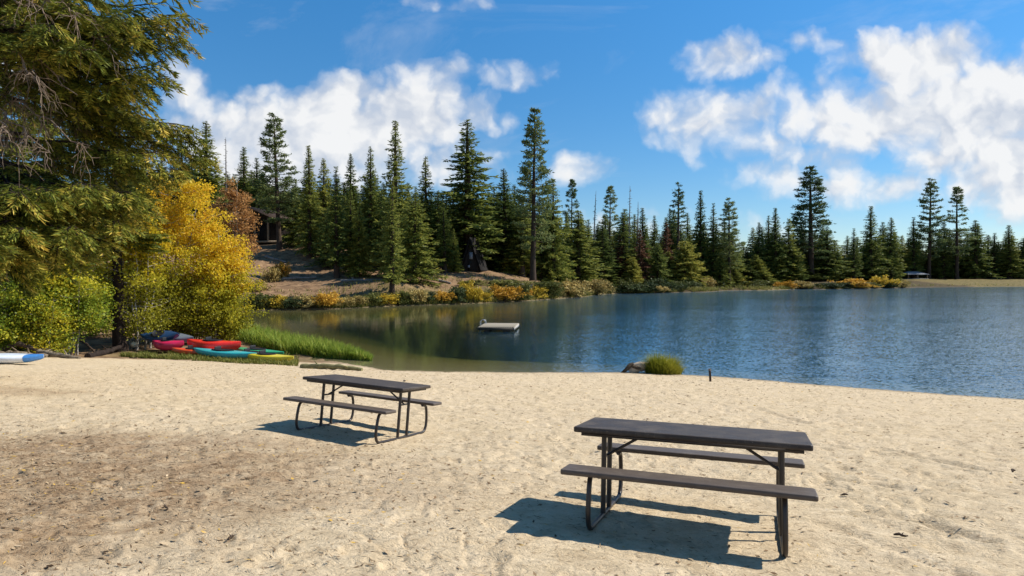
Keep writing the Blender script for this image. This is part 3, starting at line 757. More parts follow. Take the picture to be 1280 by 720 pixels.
# ------------------------------------------------------------------ broadleaf trees and shrubs
def leafy(r, gl, gw, base, H, rx, ry, crown_lo, nleaf, leaf, tint, stems, limb_n, lean=0, wood=.05, shape=1.0, clump=.34):
    """stems with limbs; leaves gathered in clumps round the limb ends. tint(height fraction, clump) -> base tint"""
    cl = []
    for si in range(stems):
        a = r.uniform(0, 6.28); off = r.uniform(0, .32) * rx if stems > 1 else 0
        b = base + np.array([math.cos(a) * off, math.sin(a) * off, -.2])
        hh = H * r.uniform(.72, 1.0) if si else H
        sp = r.uniform(.1, .55) * rx if stems > 1 else .08 * rx
        n = 9; u = np.linspace(0, 1, n)
        c = b + np.stack([math.cos(a) * sp * u ** 1.4 + lean * u, math.sin(a) * sp * u ** 1.4, hh * .97 * u], -1)
        c[1:] += r.normal(size=(n - 1, 3)) * .05
        tube(gw, c, wood * (1 - u * .86), 6)
        for q in range(limb_n):
            s = r.uniform(crown_lo, 1.0)
            p = np.array([np.interp(s * (n - 1), np.arange(n), c[:, j]) for j in range(3)])
            aa = r.uniform(0, 6.28)
            prof = (math.sin(math.pi * min(1, max(.0, (s - crown_lo) / (1.06 - crown_lo)) ** shape * .86 + .14)) ** .7)
            L = prof * r.uniform(.25, 1.0) ** .6
            e = p + np.array([math.cos(aa) * rx * L, math.sin(aa) * ry * L, r.uniform(.05, .35) * rx * L])
            mid = (p + e) / 2 + np.array([0, 0, -.04 * rx]) + r.normal(size=3) * .05
            tube(gw, np.array([p, mid, e]), [wood * .32, wood * .2, .006], 4, cap=False)
            for f in (.45, .75, 1.0): cl.append((p + (e - p) * f + r.normal(size=3) * .08 * rx, (p[2] - base[2]) / H, r.random()))
    k = max(4, nleaf // len(cl))
    P = np.array([q[0] for q in cl]); hf = np.array([q[1] for q in cl]); rc = np.array([q[2] for q in cl])
    P = np.repeat(P, k, 0); hf = np.repeat(hf, k); rc = np.repeat(rc, k)
    m = len(P)
    P = P + rdir(m, r) * (clump * r.random(m) ** .5)[:, None] * np.array([1, 1, .8])
    P = P[:, :]; keep = P[:, 2] > base[2] + .05
    P, hf, rc = P[keep], hf[keep], rc[keep]; m = len(P)
    t = np.clip(tint(np.clip((P[:, 2] - base[2]) / H, 0, 1), rc, P) + r.normal(size=m) * .10, 0, 1)
    ln = leaf * r.uniform(.7, 1.3, m)
    kites(gl, P, rdir(m, r) + [0, 0, -.25], rdir(m, r), ln, ln * .8, t)
def leafy_tree(px, D, top, wpx, label, mat, tint, seed, stems=1, lo=.25, nleaf=9000, leaf=.10, limb=26, cat='tree', name='aspen_tree', bark=None, group=None, wood=.06, shape=1.0, clump=.46, lean=0, ry=None, base_z=None, leafname='crown', stemname='trunk'):
    x = U(px) * D; zb = gz(x, D) if base_z is None else base_z
    H = V(top) * D - zb
    rx = wpx / F * D / 2
    r = np.random.default_rng(seed)
    gl, gw = Geo(), Geo()
    leafy(r, gl, gw, np.zeros(3), H, rx, ry or rx, lo, nleaf, leaf, tint, stems, limb, lean, wood, shape, clump)
    o = empty(name, (x, D, zb)); tag(o, label, cat, group)
    gw.build(stemname, bark or M_ASPB, o, True); gl.build(leafname, mat, o)
    return o
asp = lambda h, c, P: .12 + .50 * smooth(.10, .75, h) + .16 * (c - .5) 
leafy_tree(203, 35.5, 203, 120, 'tallest golden aspen with orange tinted top, between the near fir boughs and the kayaks', M_ASPEN, lambda h, c, P: .2 + .52 * smooth(.15, .8, h) + .18 * (c - .5), 201, 5, .12, 28000, .12, 34, wood=.075)
leafy_tree(262, 36.8, 258, 100, 'bright golden aspen sloping down to the right above the red kayak', M_ASPEN, asp, 202, 5, .08, 21000, .12, 32)
leafy_tree(172, 32.6, 262, 90, 'yellow-green aspen clump beside the dark slim trunk', M_ASPEN, lambda h, c, P: .08 + .42 * smooth(.25, .9, h) + .2 * (c - .5), 203, 6, .14, 15000, .115, 28)
leafy_tree(235, 36.2, 322, 100, 'low yellow-green aspen thicket directly behind the red kayak', M_ASPEN, lambda h, c, P: .06 + .28 * smooth(.3, 1, h) + .2 * (c - .5), 204, 6, .10, 16000, .11, 26, wood=.04)
leafy_tree(285, 37.0, 318, 56, 'small golden aspen at the right end of the thicket', M_ASPEN, asp, 205, 4, .08, 12000, .11, 22, wood=.04)
leafy_tree(292, 60, 222, 58, 'russet tree with pale twigs in front of the cabin', M_RUSSET, lambda h, c, P: .4 + .3 * (c - .5) + .2 * h, 206, 3, .2, 11000, .18, 26, wood=.09, clump=.6, base_z=-3.2)
leafy_tree(18, 28.4, 338, 96, 'green and yellow leafy shrub at the left edge of the beach', M_GREENLEAF, lambda h, c, P: .36 + .5 * (c - .4), 207, 6, .15, 16000, .11, 22, 'shrub', 'leafy_shrub', wood=.035, stemname='stems')
leafy_tree(54, 28.2, 362, 72, 'bright yellow low shrub in front of the green shrub at left', M_GREENLEAF, lambda h, c, P: .62 + .45 * (c - .5), 208, 5, .12, 8000, .095, 18, 'shrub', 'leafy_shrub', wood=.03, stemname='stems')
leafy_tree(92, 29.6, 318, 84, 'yellow-topped multi-stemmed willow shrub between the left shrub and the dark trunk', M_GREENLEAF, lambda h, c, P: .34 + .38 * smooth(.35, .9, h) + .4 * (c - .5), 209, 7, .3, 15000, .11, 20, 'shrub', 'leafy_shrub', wood=.04, stemname='stems')
leafy_tree(128, 38.0, 338, 66, 'dim yellow shrub behind the dark slim trunk', M_GREENLEAF, lambda h, c, P: .42 + .3 * (c - .5), 210, 5, .12, 9000, .11, 18, 'shrub', 'leafy_shrub', wood=.035, stemname='stems')
leafy_tree(64, 42.0, 300, 150, 'tall green leafy tree in the gap under the near fir boughs', M_GREENLEAF, lambda h, c, P: .16 + .22 * (c - .4), 211, 5, .12, 24000, .16, 26, name='leafy_tree', wood=.08, clump=.6)
leafy_tree(-40, 38.0, 280, 130, 'dark green leafy tree standing past the left edge of the beach', M_GREENLEAF, lambda h, c, P: .10 + .2 * (c - .4), 212, 4, .12, 16000, .16, 26, name='leafy_tree', wood=.08, clump=.6)

# slim dark conifer whose trunk stands among the aspens
def mid_fir(px, D, top, lean, low, rmax, seed, label, stubs=26, rt=.27):
    x = U(px) * D; zb = gz(x, D)
    o = empty('fir_tree', (x, D, zb)); tag(o, label, 'tree')
    r = np.random.default_rng(seed)
    gt, gc, gs = Geo(), Geo(), Geo()
    H = V(top) * D - zb
    ax = trunk_geo(gt, H, rt, lean=(lean, 0), wob=.16, n=10, r=r)
    for q in range(stubs):
        z = r.uniform(1.4, 5.0); a = r.uniform(0, 6.28); L = r.uniform(.3, 1.3)
        p = ax(np.array([z]))[0]
        tube(gs, [p, p + np.array([math.cos(a), math.sin(a), -.2]) * L * .5, p + np.array([math.cos(a), math.sin(a), -.45]) * L], [.03, .02, .008], 4, cap=False)
    z = low
    while z < H * .98:
        t = z / H
        for j in range(r.integers(3, 6)):
            a = r.uniform(0, 6.28); L = (rmax * (1 - t) ** .7 + .25) * r.uniform(.6, 1.1)
            p = ax(np.array([z + r.normal() * .1]))[0]
            out_ = np.array([math.cos(a), math.sin(a), 0]); side = np.array([-out_[1], out_[0], 0])
            u = np.linspace(0, 1, 6)
            c = p + out_ * (u * L)[:, None] + np.array([0, 0, 1.]) * (L * (-.28 * u + .12 * u ** 3))[:, None]
            tube(gs, c, np.linspace(.035, .008, 6), 4, cap=False)
            k = int(L * 105)
            s = .2 + .8 * r.random(k) ** .8
            sp = np.stack([np.interp(s * 5, np.arange(6), c[:, i]) for i in range(3)], -1)
            w_ = r.normal(size=k) * .26 * L * (1.1 - s)
            sp = sp + side * w_[:, None] + np.array([0, 0, -1.]) * (np.abs(w_) * .3)[:, None]
            dirs = out_ * .8 + side * np.sign(w_)[:, None] * r.uniform(.2, .9, (k, 1)) + r.normal(size=(k, 3)) * .25 + np.array([0, 0, -.12])
            ln = r.uniform(.16, .34, k)
            kites(gc, sp, dirs, np.cross(dirs, np.array([0, 0, 1.]) + r.normal(size=(k, 3)) * .4), ln, ln * .3, np.clip(.34 + r.normal(size=k) * .14 + .16 * s, 0, 1))
        z += r.uniform(.22, .40)
    gt.build('trunk', M_BARKN, o, True); gs.build('dead_twigs', M_BARKN, o, True); gc.build('crown', M_NEAR, o)
mid_fir(151, 31.8, 80, -.35, 5.4, 3.5, 55, 'slim dark trunked fir standing among the yellow aspens')
mid_fir(-42, 27, -200, 0, 5.4, 5.6, 56, 'dense dark fir directly behind the large near fir at the left edge', 12, .34)
mid_fir(62, 41, -60, 0, 6.2, 5.0, 57, 'dark fir farther back, filling the gaps between the near fir boughs above the shrubs', 12, .34)

# bushes along the far bank
def bush_mesh(seed, mat):
    r = np.random.default_rng(seed)
    gl, gw = Geo(), Geo()
    leafy(r, gl, gw, np.zeros(3), 1.0, .75, .75, .05, 2600, .095, lambda h, c, P: .4 + .25 * (c - .5) + .15 * h, 6, 9, wood=.02, clump=.17)
    return gw.mesh('stems', M_STEM), gl.mesh('leaves', mat)
BUSH = {k: [bush_mesh(300 + 7 * j + v, m) for v in range(2)] for j, (k, m) in enumerate((('yellow', M_YEL), ('orange', M_ORA), ('tan', M_TAN), ('olive', M_OLI), ('dark', M_DARKB)))}
bushes = [
 (322, 384, 40, 22, 'olive', 'olive bush at the left end of the far bank behind the reeds'),
 (346, 384, 34, 18, 'yellow', 'yellow straw bush on the bank just right of the aspens'),
 (366, 385, 30, 16, 'dark', 'small dark bush at the water right of the yellow straw bush'),
 (386, 384, 34, 16, 'tan', 'tan bush left of the small orange bush on the left bank'),
 (409, 383, 34, 17, 'orange', 'orange-tan bush under the shaded slope'),
 (430, 384, 26, 13, 'tan', 'pale low bush right of the orange-tan bush'),
 (447, 382, 30, 15, 'tan', 'tan bush below the narrow shaded fir'),
 (463, 381, 32, 18, 'olive', 'wide olive green bush below the front fir clump, left part'),
 (484, 381, 34, 17, 'yellow', 'yellow bush below the front fir clump'),
 (505, 379, 34, 18, 'olive', 'taller olive bush below the right side of the front fir clump'),
 (522, 378, 30, 18, 'tan', 'straw bush left of two yellow-orange bushes'),
 (537, 378, 24, 14, 'dark', 'dark gap-filling bush beside the yellow-orange bush'),
 (551, 378, 28, 15, 'orange', 'yellow-orange bush left of the biggest yellow-green bush'),
 (571, 377, 32, 22, 'dark', 'dark olive bush touching the biggest yellow-green bush'),
 (588, 377, 40, 26, 'yellow', 'biggest yellow-green bush on the bank left above the swim platform'),
 (606, 378, 24, 12, 'yellow', 'small yellow bush directly behind the swim platform'),
 (626, 376, 36, 20, 'orange', 'golden orange bush behind the right half of the swim platform'),
 (646, 374, 30, 22, 'olive', 'olive bush between the golden orange and the bright yellow bush'),
 (657, 374, 20, 13, 'orange', 'small orange bush at the left foot of the bright yellow bush'),
 (672, 373, 34, 18, 'yellow', 'bright yellow bush at the foot of the tall leaning pine'),
 (688, 371, 28, 20, 'olive', 'grey-olive bush right of the bright yellow bush'),
 (713, 370, 46, 24, 'tan', 'wide tan bush near the tip of the left bank'),
 (741, 367, 40, 20, 'tan', 'paler tan bush at the very tip of the left bank'),
 (762, 366, 24, 14, 'olive', 'olive bush where the bank meets the dark wood'),
 (628, 358, 50, 10, 'olive', 'low spreading green shrub on the slope under the largest fir'),
 (586, 356, 34, 9, 'olive', 'flat green shrub on open soil in front of the largest fir'),
 (676, 360, 44, 12, 'olive', 'low green shrub around the foot of the tall leaning pine'),
 (338, 352, 26, 20, 'tan', 'dry tan shrub on the slope under the cabin'),
 (322, 364, 28, 18, 'tan', 'straw coloured shrub low on the slope left of the shade'),
 (352, 348, 18, 24, 'orange', 'upright russet shrub on the slope below the tiered pine'),
 (385, 306, 26, 16, 'olive', 'green shrub on the ledge right of the cabin pine'),
 (984, 348, 13, 26, 'orange', 'small upright orange shrub at the left foot of the lone pine'),
 (986, 360, 22, 12, 'orange', 'low orange bush at the waterline below the upright orange shrub'),
 (1004, 359, 24, 9, 'tan', 'straw bush below the lone pine'),
 (1034, 359, 26, 8, 'dark', 'low dark bush between the straw bush and the large orange bush'),
 (1070, 359, 46, 14, 'orange', 'largest orange bush on the far right shore'),
 (1106, 358, 28, 15, 'yellow', 'yellow-tan bush left of the picnic shelter'),
 (1128, 358, 20, 10, 'olive', 'grey-green bush below the picnic shelter'),
 (938, 359, 40, 10, 'olive', 'low olive bush on the strip of pale shore'),
 (917, 358, 22, 12, 'yellow', 'small yellow-green bush at the left end of the pale shore strip'),
]
for k_, px in enumerate(range(772, 908, 12)):
    bushes.append((px + 3 * math.sin(k_ * 2.3), 366.5 - .055 * (px - 772), 20 + 8 * (k_ % 3), 8 + 3 * (k_ * 7 % 4), ('dark', 'olive', 'dark', 'dark', 'tan')[k_ % 5], None))
for k_, px in enumerate(range(1040, 1140, 17)):
    bushes.append((px, 360 - .01 * (px - 1040), 22, 7 + k_ % 3, ('olive', 'dark', 'tan')[k_ % 3], None))
def bush_dist(px, py):
    """first ground point under the sight line of the bush's foot"""
    Ds = np.arange(60, 320, .5)
    h = height(U(px) * Ds, Ds)
    ok = (h >= V(py) * Ds) & (lake_sd(U(px) * Ds, Ds) > .3)
    return Ds[np.argmax(ok)] if ok.any() else 240.
for n_, (px, py, w, h, kd, lab) in enumerate(bushes):
    D = bush_dist(px, py)
    x = U(px) * D
    if lake_sd([x], [D])[0] < .4:
        D += .4; x = U(px) * D
    o = empty('bush', (x, D, gz(x, D) - .05), n_ * 1.7)
    s = w / F * D / 1.7 * random.uniform(1.0, 1.35); o.scale = (s, s * random.uniform(.8, 1.2), h / F * D / 1.05 * random.uniform(.85, 1.2))
    a, b = BUSH[kd][n_ % 2]
    link('stems', a, o); link('leaves', b, o)
    tag(o, lab or ('one of the low dark shrubs along the foot of the middle wood' if px < 1000 else 'one of the low shrubs on the right shore between the lone pine and the shelter'), 'bush', 'bushes of the far shore' if lab else ('low shrubs of the middle shore' if px < 1000 else 'low shrubs of the right shore'))

# ------------------------------------------------------------------ picnic tables
M_TOP, T, out = newmat('dark_brown_plastic')
oc = T.obj(); gn = T.noise(T.scale(oc, (3, 26, 26)), 2.2, 5, .6, .3); dn = T.noise(oc, 5, 5, .65)
cc = T.ramp(gn, [(.3, (.034, .025, .019)), (.7, (.060, .044, .033))])
cc = T.mix(T.mr(dn, .46, .72, 0, .6), cc, (.115, .094, .074))
cc = T.mix(T.mr(T.noise(oc, 60, 3, .7), .62, .74, 0, .6), cc, (.30, .24, .17))
pbr(T, out, cc, T.mr(dn, .3, .7, .45, .68), T.bump(gn, .25, .006), .3)
M_SEAT, T, out = newmat('brown_bench_plastic')
oc = T.obj(); gn = T.noise(T.scale(oc, (3, 26, 26)), 2.2, 5, .6, .3); dn = T.noise(oc, 6, 5, .65)
cc = T.ramp(gn, [(.3, (.058, .042, .031)), (.7, (.105, .079, .060))])
cc = T.mix(T.mr(dn, .5, .75, 0, .5), cc, (.17, .135, .10))
pbr(T, out, cc, .55, T.bump(gn, .25, .006), .45)
M_STEEL = plainmat('dark_bronze_steel', (.030, .022, .018), .38, .3, 12, .5, .05)
def picnic_table(X, Y, Z, yaw, tx, ty, label):
    o = empty('picnic_table', (X, Y, Z))
    Mx = Matrix.Rotation(yaw, 4, 'Z') @ Matrix.Rotation(tx, 4, 'X') @ Matrix.Rotation(ty, 4, 'Y')
    o.rotation_euler = Mx.to_euler()
    tag(o, label, 'picnic table', 'picnic tables on the beach')
    L, W, H, bh, bw, bo, fi, fw = 1.83, .76, .778, .492, .262, .62, .207, .62
    g = Geo(); box(g, (0, 0, H - .0225), (L, W, .045), bev=.010)
    g.build('tabletop', M_TOP, o)
    g = Geo()                                              # folded rim under the top
    for sy in (-1, 1): box(g, (0, sy * (W / 2 - .05), H - .06), (L - .12, .02, .028))
    for sx in (-1, 1): box(g, (sx * (L / 2 - .07), 0, H - .06), (.02, W - .13, .028))
    g.build('tabletop_rim', M_STEEL, o)
    for s in (-1, 1):
        g = Geo(); box(g, (0, s * bo, bh - .02), (L, bw, .040), bev=.009)
        se = g.build('bench_seat', M_SEAT, o)
    for sx in (-1, 1):
        xx = sx * (L / 2 - fi)
        # one bent tube: bench mount, outward bow, ground rail, outward bow, bench mount
        half = [(.50, bh - .052), (.575, bh - .058), (.612, bh - .085), (.633, bh - .15), (.648, bh - .25), (.652, .17), (.645, .11), (.625, .06), (.59, .030), (.54, .020), (.30, .018)]
        pts = [(xx, -a, b) for a, b in half] + [(xx, 0, .018)] + [(xx, a, b) for a, b in half[::-1]]
        g = Geo(); tube(g, pts, .0205, 10); g.build('base_frame', M_STEEL, o, True)
        for sy in (-1, 1):
            g = Geo(); tube(g, [(xx, sy * .115, .03), (xx, sy * .115, .4), (xx, sy * .115, H - .046)], .0225, 10)
            box(g, (xx, sy * .115, H - .050), (.09, .07, .008))
            g.build('leg', M_STEEL, o, True)
        g = Geo(); tube(g, [(xx - sx * .0, -.115, .50), (xx, .115, .50)], .012, 8)
        tube(g, [(xx, 0, .50), (sx * .34, 0, H - .05)], .0125, 8)
        box(g, (sx * .33, 0, H - .050), (.08, .05, .008))
        g.build('brace', M_STEEL, o, True)
        g = Geo()
        for s in (-1, 1): box(g, (xx, s * bo * .95, bh - .046), (.05, .20, .010))
        g.build('seat_bracket', M_STEEL, o)
    return o
picnic_table(1.484, 5.222, -2.080, -.3678, -.1039, -.0102, 'nearer brown picnic table with attached benches on the sand, at right')
picnic_table(-2.262, 9.486, -2.385, -.4204, -.096, .028, 'farther brown picnic table with attached benches on the sand, toward the reeds')

# ------------------------------------------------------------------ boats by the trees
def kmat(name, c): return plainmat(name, c, .35, .12, 3, .5, .03, .3)
def kayak(e1, e2, w, h, mat, label, rim=None, roll=0., tilt=0., name='kayak', cat='kayak', deck=None, group='kayaks drawn up in the grass', flip=False):
    """lens-shaped hull between two end points, with a cockpit, a rim and a seat"""
    e1 = np.array(e1, float); e2 = np.array(e2, float)
    L = np.linalg.norm(e2 - e1); mid = (e1 + e2) / 2
    o = empty(name, mid); d = (e2 - e1) / L
    Mx = Matrix.Rotation(math.atan2(d[1], d[0]), 4, 'Z') @ Matrix.Rotation(-math.asin(d[2]), 4, 'Y') @ Matrix.Rotation(roll, 4, 'X')
    o.rotation_euler = Mx.to_euler(); tag(o, label, cat, group)
    w *= 1.15; h *= 1.2; n, m = 25, 14
    u = np.linspace(-1, 1, n)
    hw = w / 2 * np.clip(1 - np.abs(u) ** 1.9, 0, 1) ** .95 + .012
    rock = .10 * h * 2.2 * np.abs(u) ** 3                   # upswept bow and stern
    g = Geo()
    rings = []
    for i in range(n):
        ring = []
        for j in range(m):
            a = 2 * math.pi * j / m
            ca, sa = math.cos(a), math.sin(a)
            yy = hw[i] * np.sign(ca) * abs(ca) ** .8
            zz = (h * .62 if sa < 0 else h * .38) * np.sign(sa) * abs(sa) ** .7 * (.35 + .65 * (hw[i] / (w / 2)) ** .6)
            ring.append((u[i] * L / 2, yy, h * .62 + zz + rock[i]))
        rings.append(ring)
    rings = np.array(rings)
    i = np.arange(n - 1)[:, None] * m; k = np.arange(m)[None]; k2 = (k + 1) % m
    g.add(rings.reshape(-1, 3), np.stack([i + k, i + k2, i + m + k2, i + m + k], -1).reshape(-1, 4)[:, ::-1])
    g.add(rings[0], np.arange(m)[None]); g.add(rings[-1], np.arange(m)[None, ::-1])
    g.build('hull', mat, o, True)
    if rim:
        g = Geo(); a = np.linspace(0, 2 * np.pi, 25)
        tube(g, np.stack([np.cos(a) * .16 * L - .02 * L, np.sin(a) * w * .32, np.full(25, h * 1.0 + .012)], -1), .022, 6, cap=False)
        g.build('cockpit_rim', rim, o, True)
        g = Geo(); box(g, (-.10 * L, 0, h * 1.0 + .06), (.05, w * .45, .20), bev=.015); g.build('seat_back', rim, o)
        g = Geo(); aa = np.arange(24) * 2 * np.pi / 24  # flat black disc on the closed deck stands in for the shaded hollow
        g.add(np.stack([np.cos(aa) * .155 * L - .02 * L, np.sin(aa) * w * .31, np.full(24, h * 1.0 + .006)], -1), np.arange(24)[None])
        g.build('cockpit_hollow', M_BLACK, o)
    return o
M_BLACK = plainmat('black_rubber_and_hollow', (.012, .012, .014), .6, .2)
K_RED = kmat('red_plastic', (.72, .03, .022)); K_PINK = kmat('magenta_plastic', (.60, .02, .09)); K_OR = kmat('orange_plastic', (.62, .12, .02)); K_OR2 = kmat('orange_red_plastic', (.75, .09, .03))
K_TEAL = kmat('teal_plastic', (.04, .42, .44)); K_YEL = kmat('yellow_plastic', (.70, .55, .03)); K_GRN = kmat('green_plastic', (.03, .33, .15)); K_BLUE = kmat('blue_plastic', (.012, .05, .13)); K_GREY = kmat('grey_plastic', (.14, .16, .19)); K_WHITE = kmat('white_plastic', (.66, .70, .76)); K_PBLUE = kmat('sky_blue_plastic', (.05, .20, .50))
def gp(px, D, dz=0): x = U(px) * D; return (x, D, gz(x, D) + dz)
kayak(gp(241, 30.5, .04), gp(320, 28.8, .03), .74, .30, K_TEAL, 'teal kayak lying in front in the grass', M_BLACK)
kayak(gp(303, 29.3, .05), gp(366, 27.9, .02), .70, .26, K_YEL, 'yellow kayak at the right front end of the boats', M_BLACK)
kayak(gp(284, 30.2, .05), gp(346, 28.7, .03), .66, .26, K_OR, 'orange kayak wedged between the teal and the yellow kayak', M_BLACK)
kayak(gp(233, 31.6, .10), gp(300, 31.0, .10), .85, .52, K_RED, 'bright red kayak with a bulky hull under the golden aspen', M_BLACK)
kayak(gp(214, 31.0, .03), gp(272, 30.4, .03), .62, .26, K_OR2, 'orange-red kayak low in the grass under the bright red one', M_BLACK)
kayak(gp(290, 31.9, .05), gp(354, 30.4, .03), .70, .26, K_GRN, 'green kayak behind the yellow one at the edge of the reeds', M_BLACK)
kayak(gp(190, 31.8, .1), gp(229, 31.4, .15), .70, .42, K_PINK, 'magenta kayak end poking out of the aspen stems', M_BLACK)
kayak(gp(178, 32.4, .50), gp(226, 32.0, .66), .62, .34, K_BLUE, 'dark blue kayak lifted among the aspen stems', M_BLACK, roll=.6)
kayak(gp(193, 32.9, .50), gp(242, 32.5, .36), .66, .36, K_GREY, 'grey kayak lying behind the magenta one', M_BLACK, roll=.3)
b = kayak(gp(-40, 21.8, .02), gp(53, 22.0, .05), .80, .27, K_WHITE, 'white paddle boat with a blue bow at the left edge of the sand', name='paddle_boat', cat='boat', group=None)
# blue bow as a separate shell just outside the hull
hull = b.children[0]
co = np.array([v.co for v in hull.data.vertices])
fs = [list(p.vertices) for p in hull.data.polygons if np.mean(co[list(p.vertices), 0]) > co[:, 0].max() * .55]
g = Geo(); cen = np.array([0, 0, .16])
v2 = (co - cen) * np.array([1.004, 1.012, 1.012]) + cen
for f_ in fs:
    if len(f_) == 4: g.add(v2[f_], [[0, 1, 2, 3]])
g.build('bow_panel', K_PBLUE, b, True)
# pale round float among the stems
g = Geo(); q = np.linspace(-1, 1, 9)
tube(g, np.stack([q * 0, q * 0, q * .15], -1), .15 * np.sqrt(np.clip(1 - (q * .97) ** 2, .02, 1)), 12)
p_ = gp(166, 32.2, .30)
o = empty('float', (p_[0], p_[1], p_[2])); g.build('buoy', plainmat('cream_plastic', (.55, .50, .36), .5), o, True)
g = Geo(); a = np.linspace(0, 2 * np.pi, 13); tube(g, np.stack([np.cos(a) * .05, 0 * a, .18 + np.sin(a) * .05], -1), .012, 5, cap=False); tube(g, [(0, 0, -.15), (.02, 0, -.3), (.05, 0, -.36)], .01, 4); g.build('rope_loop', M_BLACK, o, True)
tag(o, 'pale round float hanging low among the aspen stems', 'float')

# ------------------------------------------------------------------ swim platform
M_DECK = plainmat('bleached_deck_wood', (.31, .265, .195), .8, .15, 9, .2, .2)
M_DOCK = plainmat('dark_wet_wood', (.045, .038, .030), .7, .3, 6, .3, .3)
c1 = np.array([U(594) * 46.2, 46.2]); c2 = np.array([U(640) * 46.2, 46.2]); c4 = np.array([U(654) * 50.4, 50.4])
ex = (c2 - c1) / np.linalg.norm(c2 - c1); wd = np.linalg.norm(c2 - c1); ey = np.array([-ex[1], ex[0]])
dp = 4.0; sk = math.atan2((c4 - c2)[0], (c4 - c2)[1])
o = empty('swim_platform', (*((c1 + c2) / 2 + np.array([.35, dp / 2 + .1])), WZ)); o.rotation_euler = (0, 0, -.10)
tag(o, 'square wooden swim platform floating on the lake', 'raft')
g = Geo()
npl = 16
for i in range(npl): box(g, (-wd / 2 + wd * (i + .5) / npl, 0, .33), (wd / npl - .012, dp, .04))
g.build('deck', M_DECK, o)
g = Geo()
for s in (-1, 1): box(g, (s * (wd / 2 - .03), 0, .21), (.05, dp - .02, .19)); box(g, (0, s * (dp / 2 - .035), .21), (wd - .12, .05, .19))
g.build('side_boards', M_DOCK, o)
dk = plainmat('pale_side_wood', (.36, .33, .28), .8, .15)
g = Geo(); box(g, (wd / 2 + .012, 0, .22), (.03, dp, .20)); g.build('edge_board', dk, o)
g = Geo()
for s in (-1, 1): tube(g, [(s * .7, -1.9, .02), (s * .7, 1.9, .02)], .2, 10)
g.build('pontoon', M_DOCK, o, True)
M_ALU = plainmat('galvanised_tube', (.42, .43, .44), .4, .15, metal=.7)
for s in (-1, 1):
    g = Geo(); a = np.linspace(0, np.pi, 9)
    tube(g, np.concatenate([[(-wd / 2 + .25, .7 + s * .25, .34)], np.stack([-wd / 2 + np.cos(a) * .20 + .02, np.full(9, .7 + s * .25), .50 + np.sin(a) * .20], -1), [(-wd / 2 - .18, .7 + s * .25, -.5)]]), .02, 8)
    g.build('ladder_rail', M_ALU, o, True)
for zz_ in (.1, .35, .55):
    g = Geo(); tube(g, [(-wd / 2 - .19, .45, zz_), (-wd / 2 - .19, .95, zz_)], .022, 6); g.build('ladder_rung', M_ALU, o, True)

# ------------------------------------------------------------------ cabin and picnic shelter
M_CAB = barkmat('dark_stained_boards', (.014, .011, .010), (.05, .038, .03), 5, .2)
M_POST = barkmat('peeled_log_post', (.20, .15, .10), (.34, .27, .19), 5, .2)
M_ROOF = plainmat('brown_shingle_roof', (.055, .036, .026), .9, .3, 3, .1)
D = 130; x = U(332) * D; zb = gz(x, D) - .1
o = empty('cabin', (x, D, zb), R(-12)); tag(o, 'dark wooden cabin with an open porch on log posts, up on the slope', 'cabin')
g = Geo(); box(g, (0, 4, 2.0), (9.0, 6, 4.4)); g.build('wall', M_CAB, o)
g = Geo(); box(g, (0, -.6, .25), (9.2, 3.2, .4)); g.build('porch_floor', M_POST, o)
for px_ in (-4.2, -1.1, 1.9, 4.2):
    g = Geo(); tube(g, [(px_, -1.9, .4), (px_, -1.9, 2.6), (px_, -1.9, 5.0 if px_ < 2 else 4.2)], .19, 8); g.build('post', M_POST, o, True)
g = Geo()
for s in (0, 1): tube(g, [(-4.2, -1.9, .9 + s * .5), (4.2, -1.9, .9 + s * .5)], .06, 6)
for i in range(22): tube(g, [(-4.2 + .4 * i, -1.9, .45), (-4.2 + .4 * i, -1.9, 1.4)], .03, 4)
g.build('railing', M_CAB, o, True)
g = Geo()
rp = np.array([(-5.4, 7.0), (-2.6, 7.5), (5.3, 4.3)]); th = .22
for (a0, z0), (a1, z1) in zip(rp[:-1], rp[1:]):
    v = [(a0, -3.2, z0), (a1, -3.2, z1), (a1, 7.6, z1), (a0, 7.6, z0)]
    v = v + [(p[0], p[1], p[2] - th) for p in v]
    g.add(v, [[0, 1, 2, 3], [7, 6, 5, 4], [0, 4, 5, 1], [1, 5, 6, 2], [2, 6, 7, 3], [3, 7, 4, 0]])
g.build('roof', M_ROOF, o)
g = Geo()
g.add([(-4.5, .99, 4.19), (4.5, .99, 4.19), (4.5, .99, 4.35), (-2.6, .99, 7.2), (-4.5, .99, 6.9)], [[0, 1, 2, 3, 4]])
g.add([(-4.5, 7.0, 4.19), (4.5, 7.0, 4.19), (4.5, 7.0, 4.35), (-2.6, 7.0, 7.2), (-4.5, 7.0, 6.9)], [[4, 3, 2, 1, 0]])
g.build('gable', M_CAB, o)
g = Geo(); box(g, (-.3, .985, 1.5), (1.1, .04, 2.2)); g.build('door', M_BARK, o)
for px_ in (-2.7, 2.7):
    g = Geo(); box(g, (px_, .985, 2.0), (1.3, .05, 1.1)); w_ = g.build('window', M_POST, o)
    g = Geo(); box(g, (px_, .955, 2.0), (1.1, .02, .9)); g.build('pane', plainmat('dark_glass', (.02, .025, .03), .08), w_)

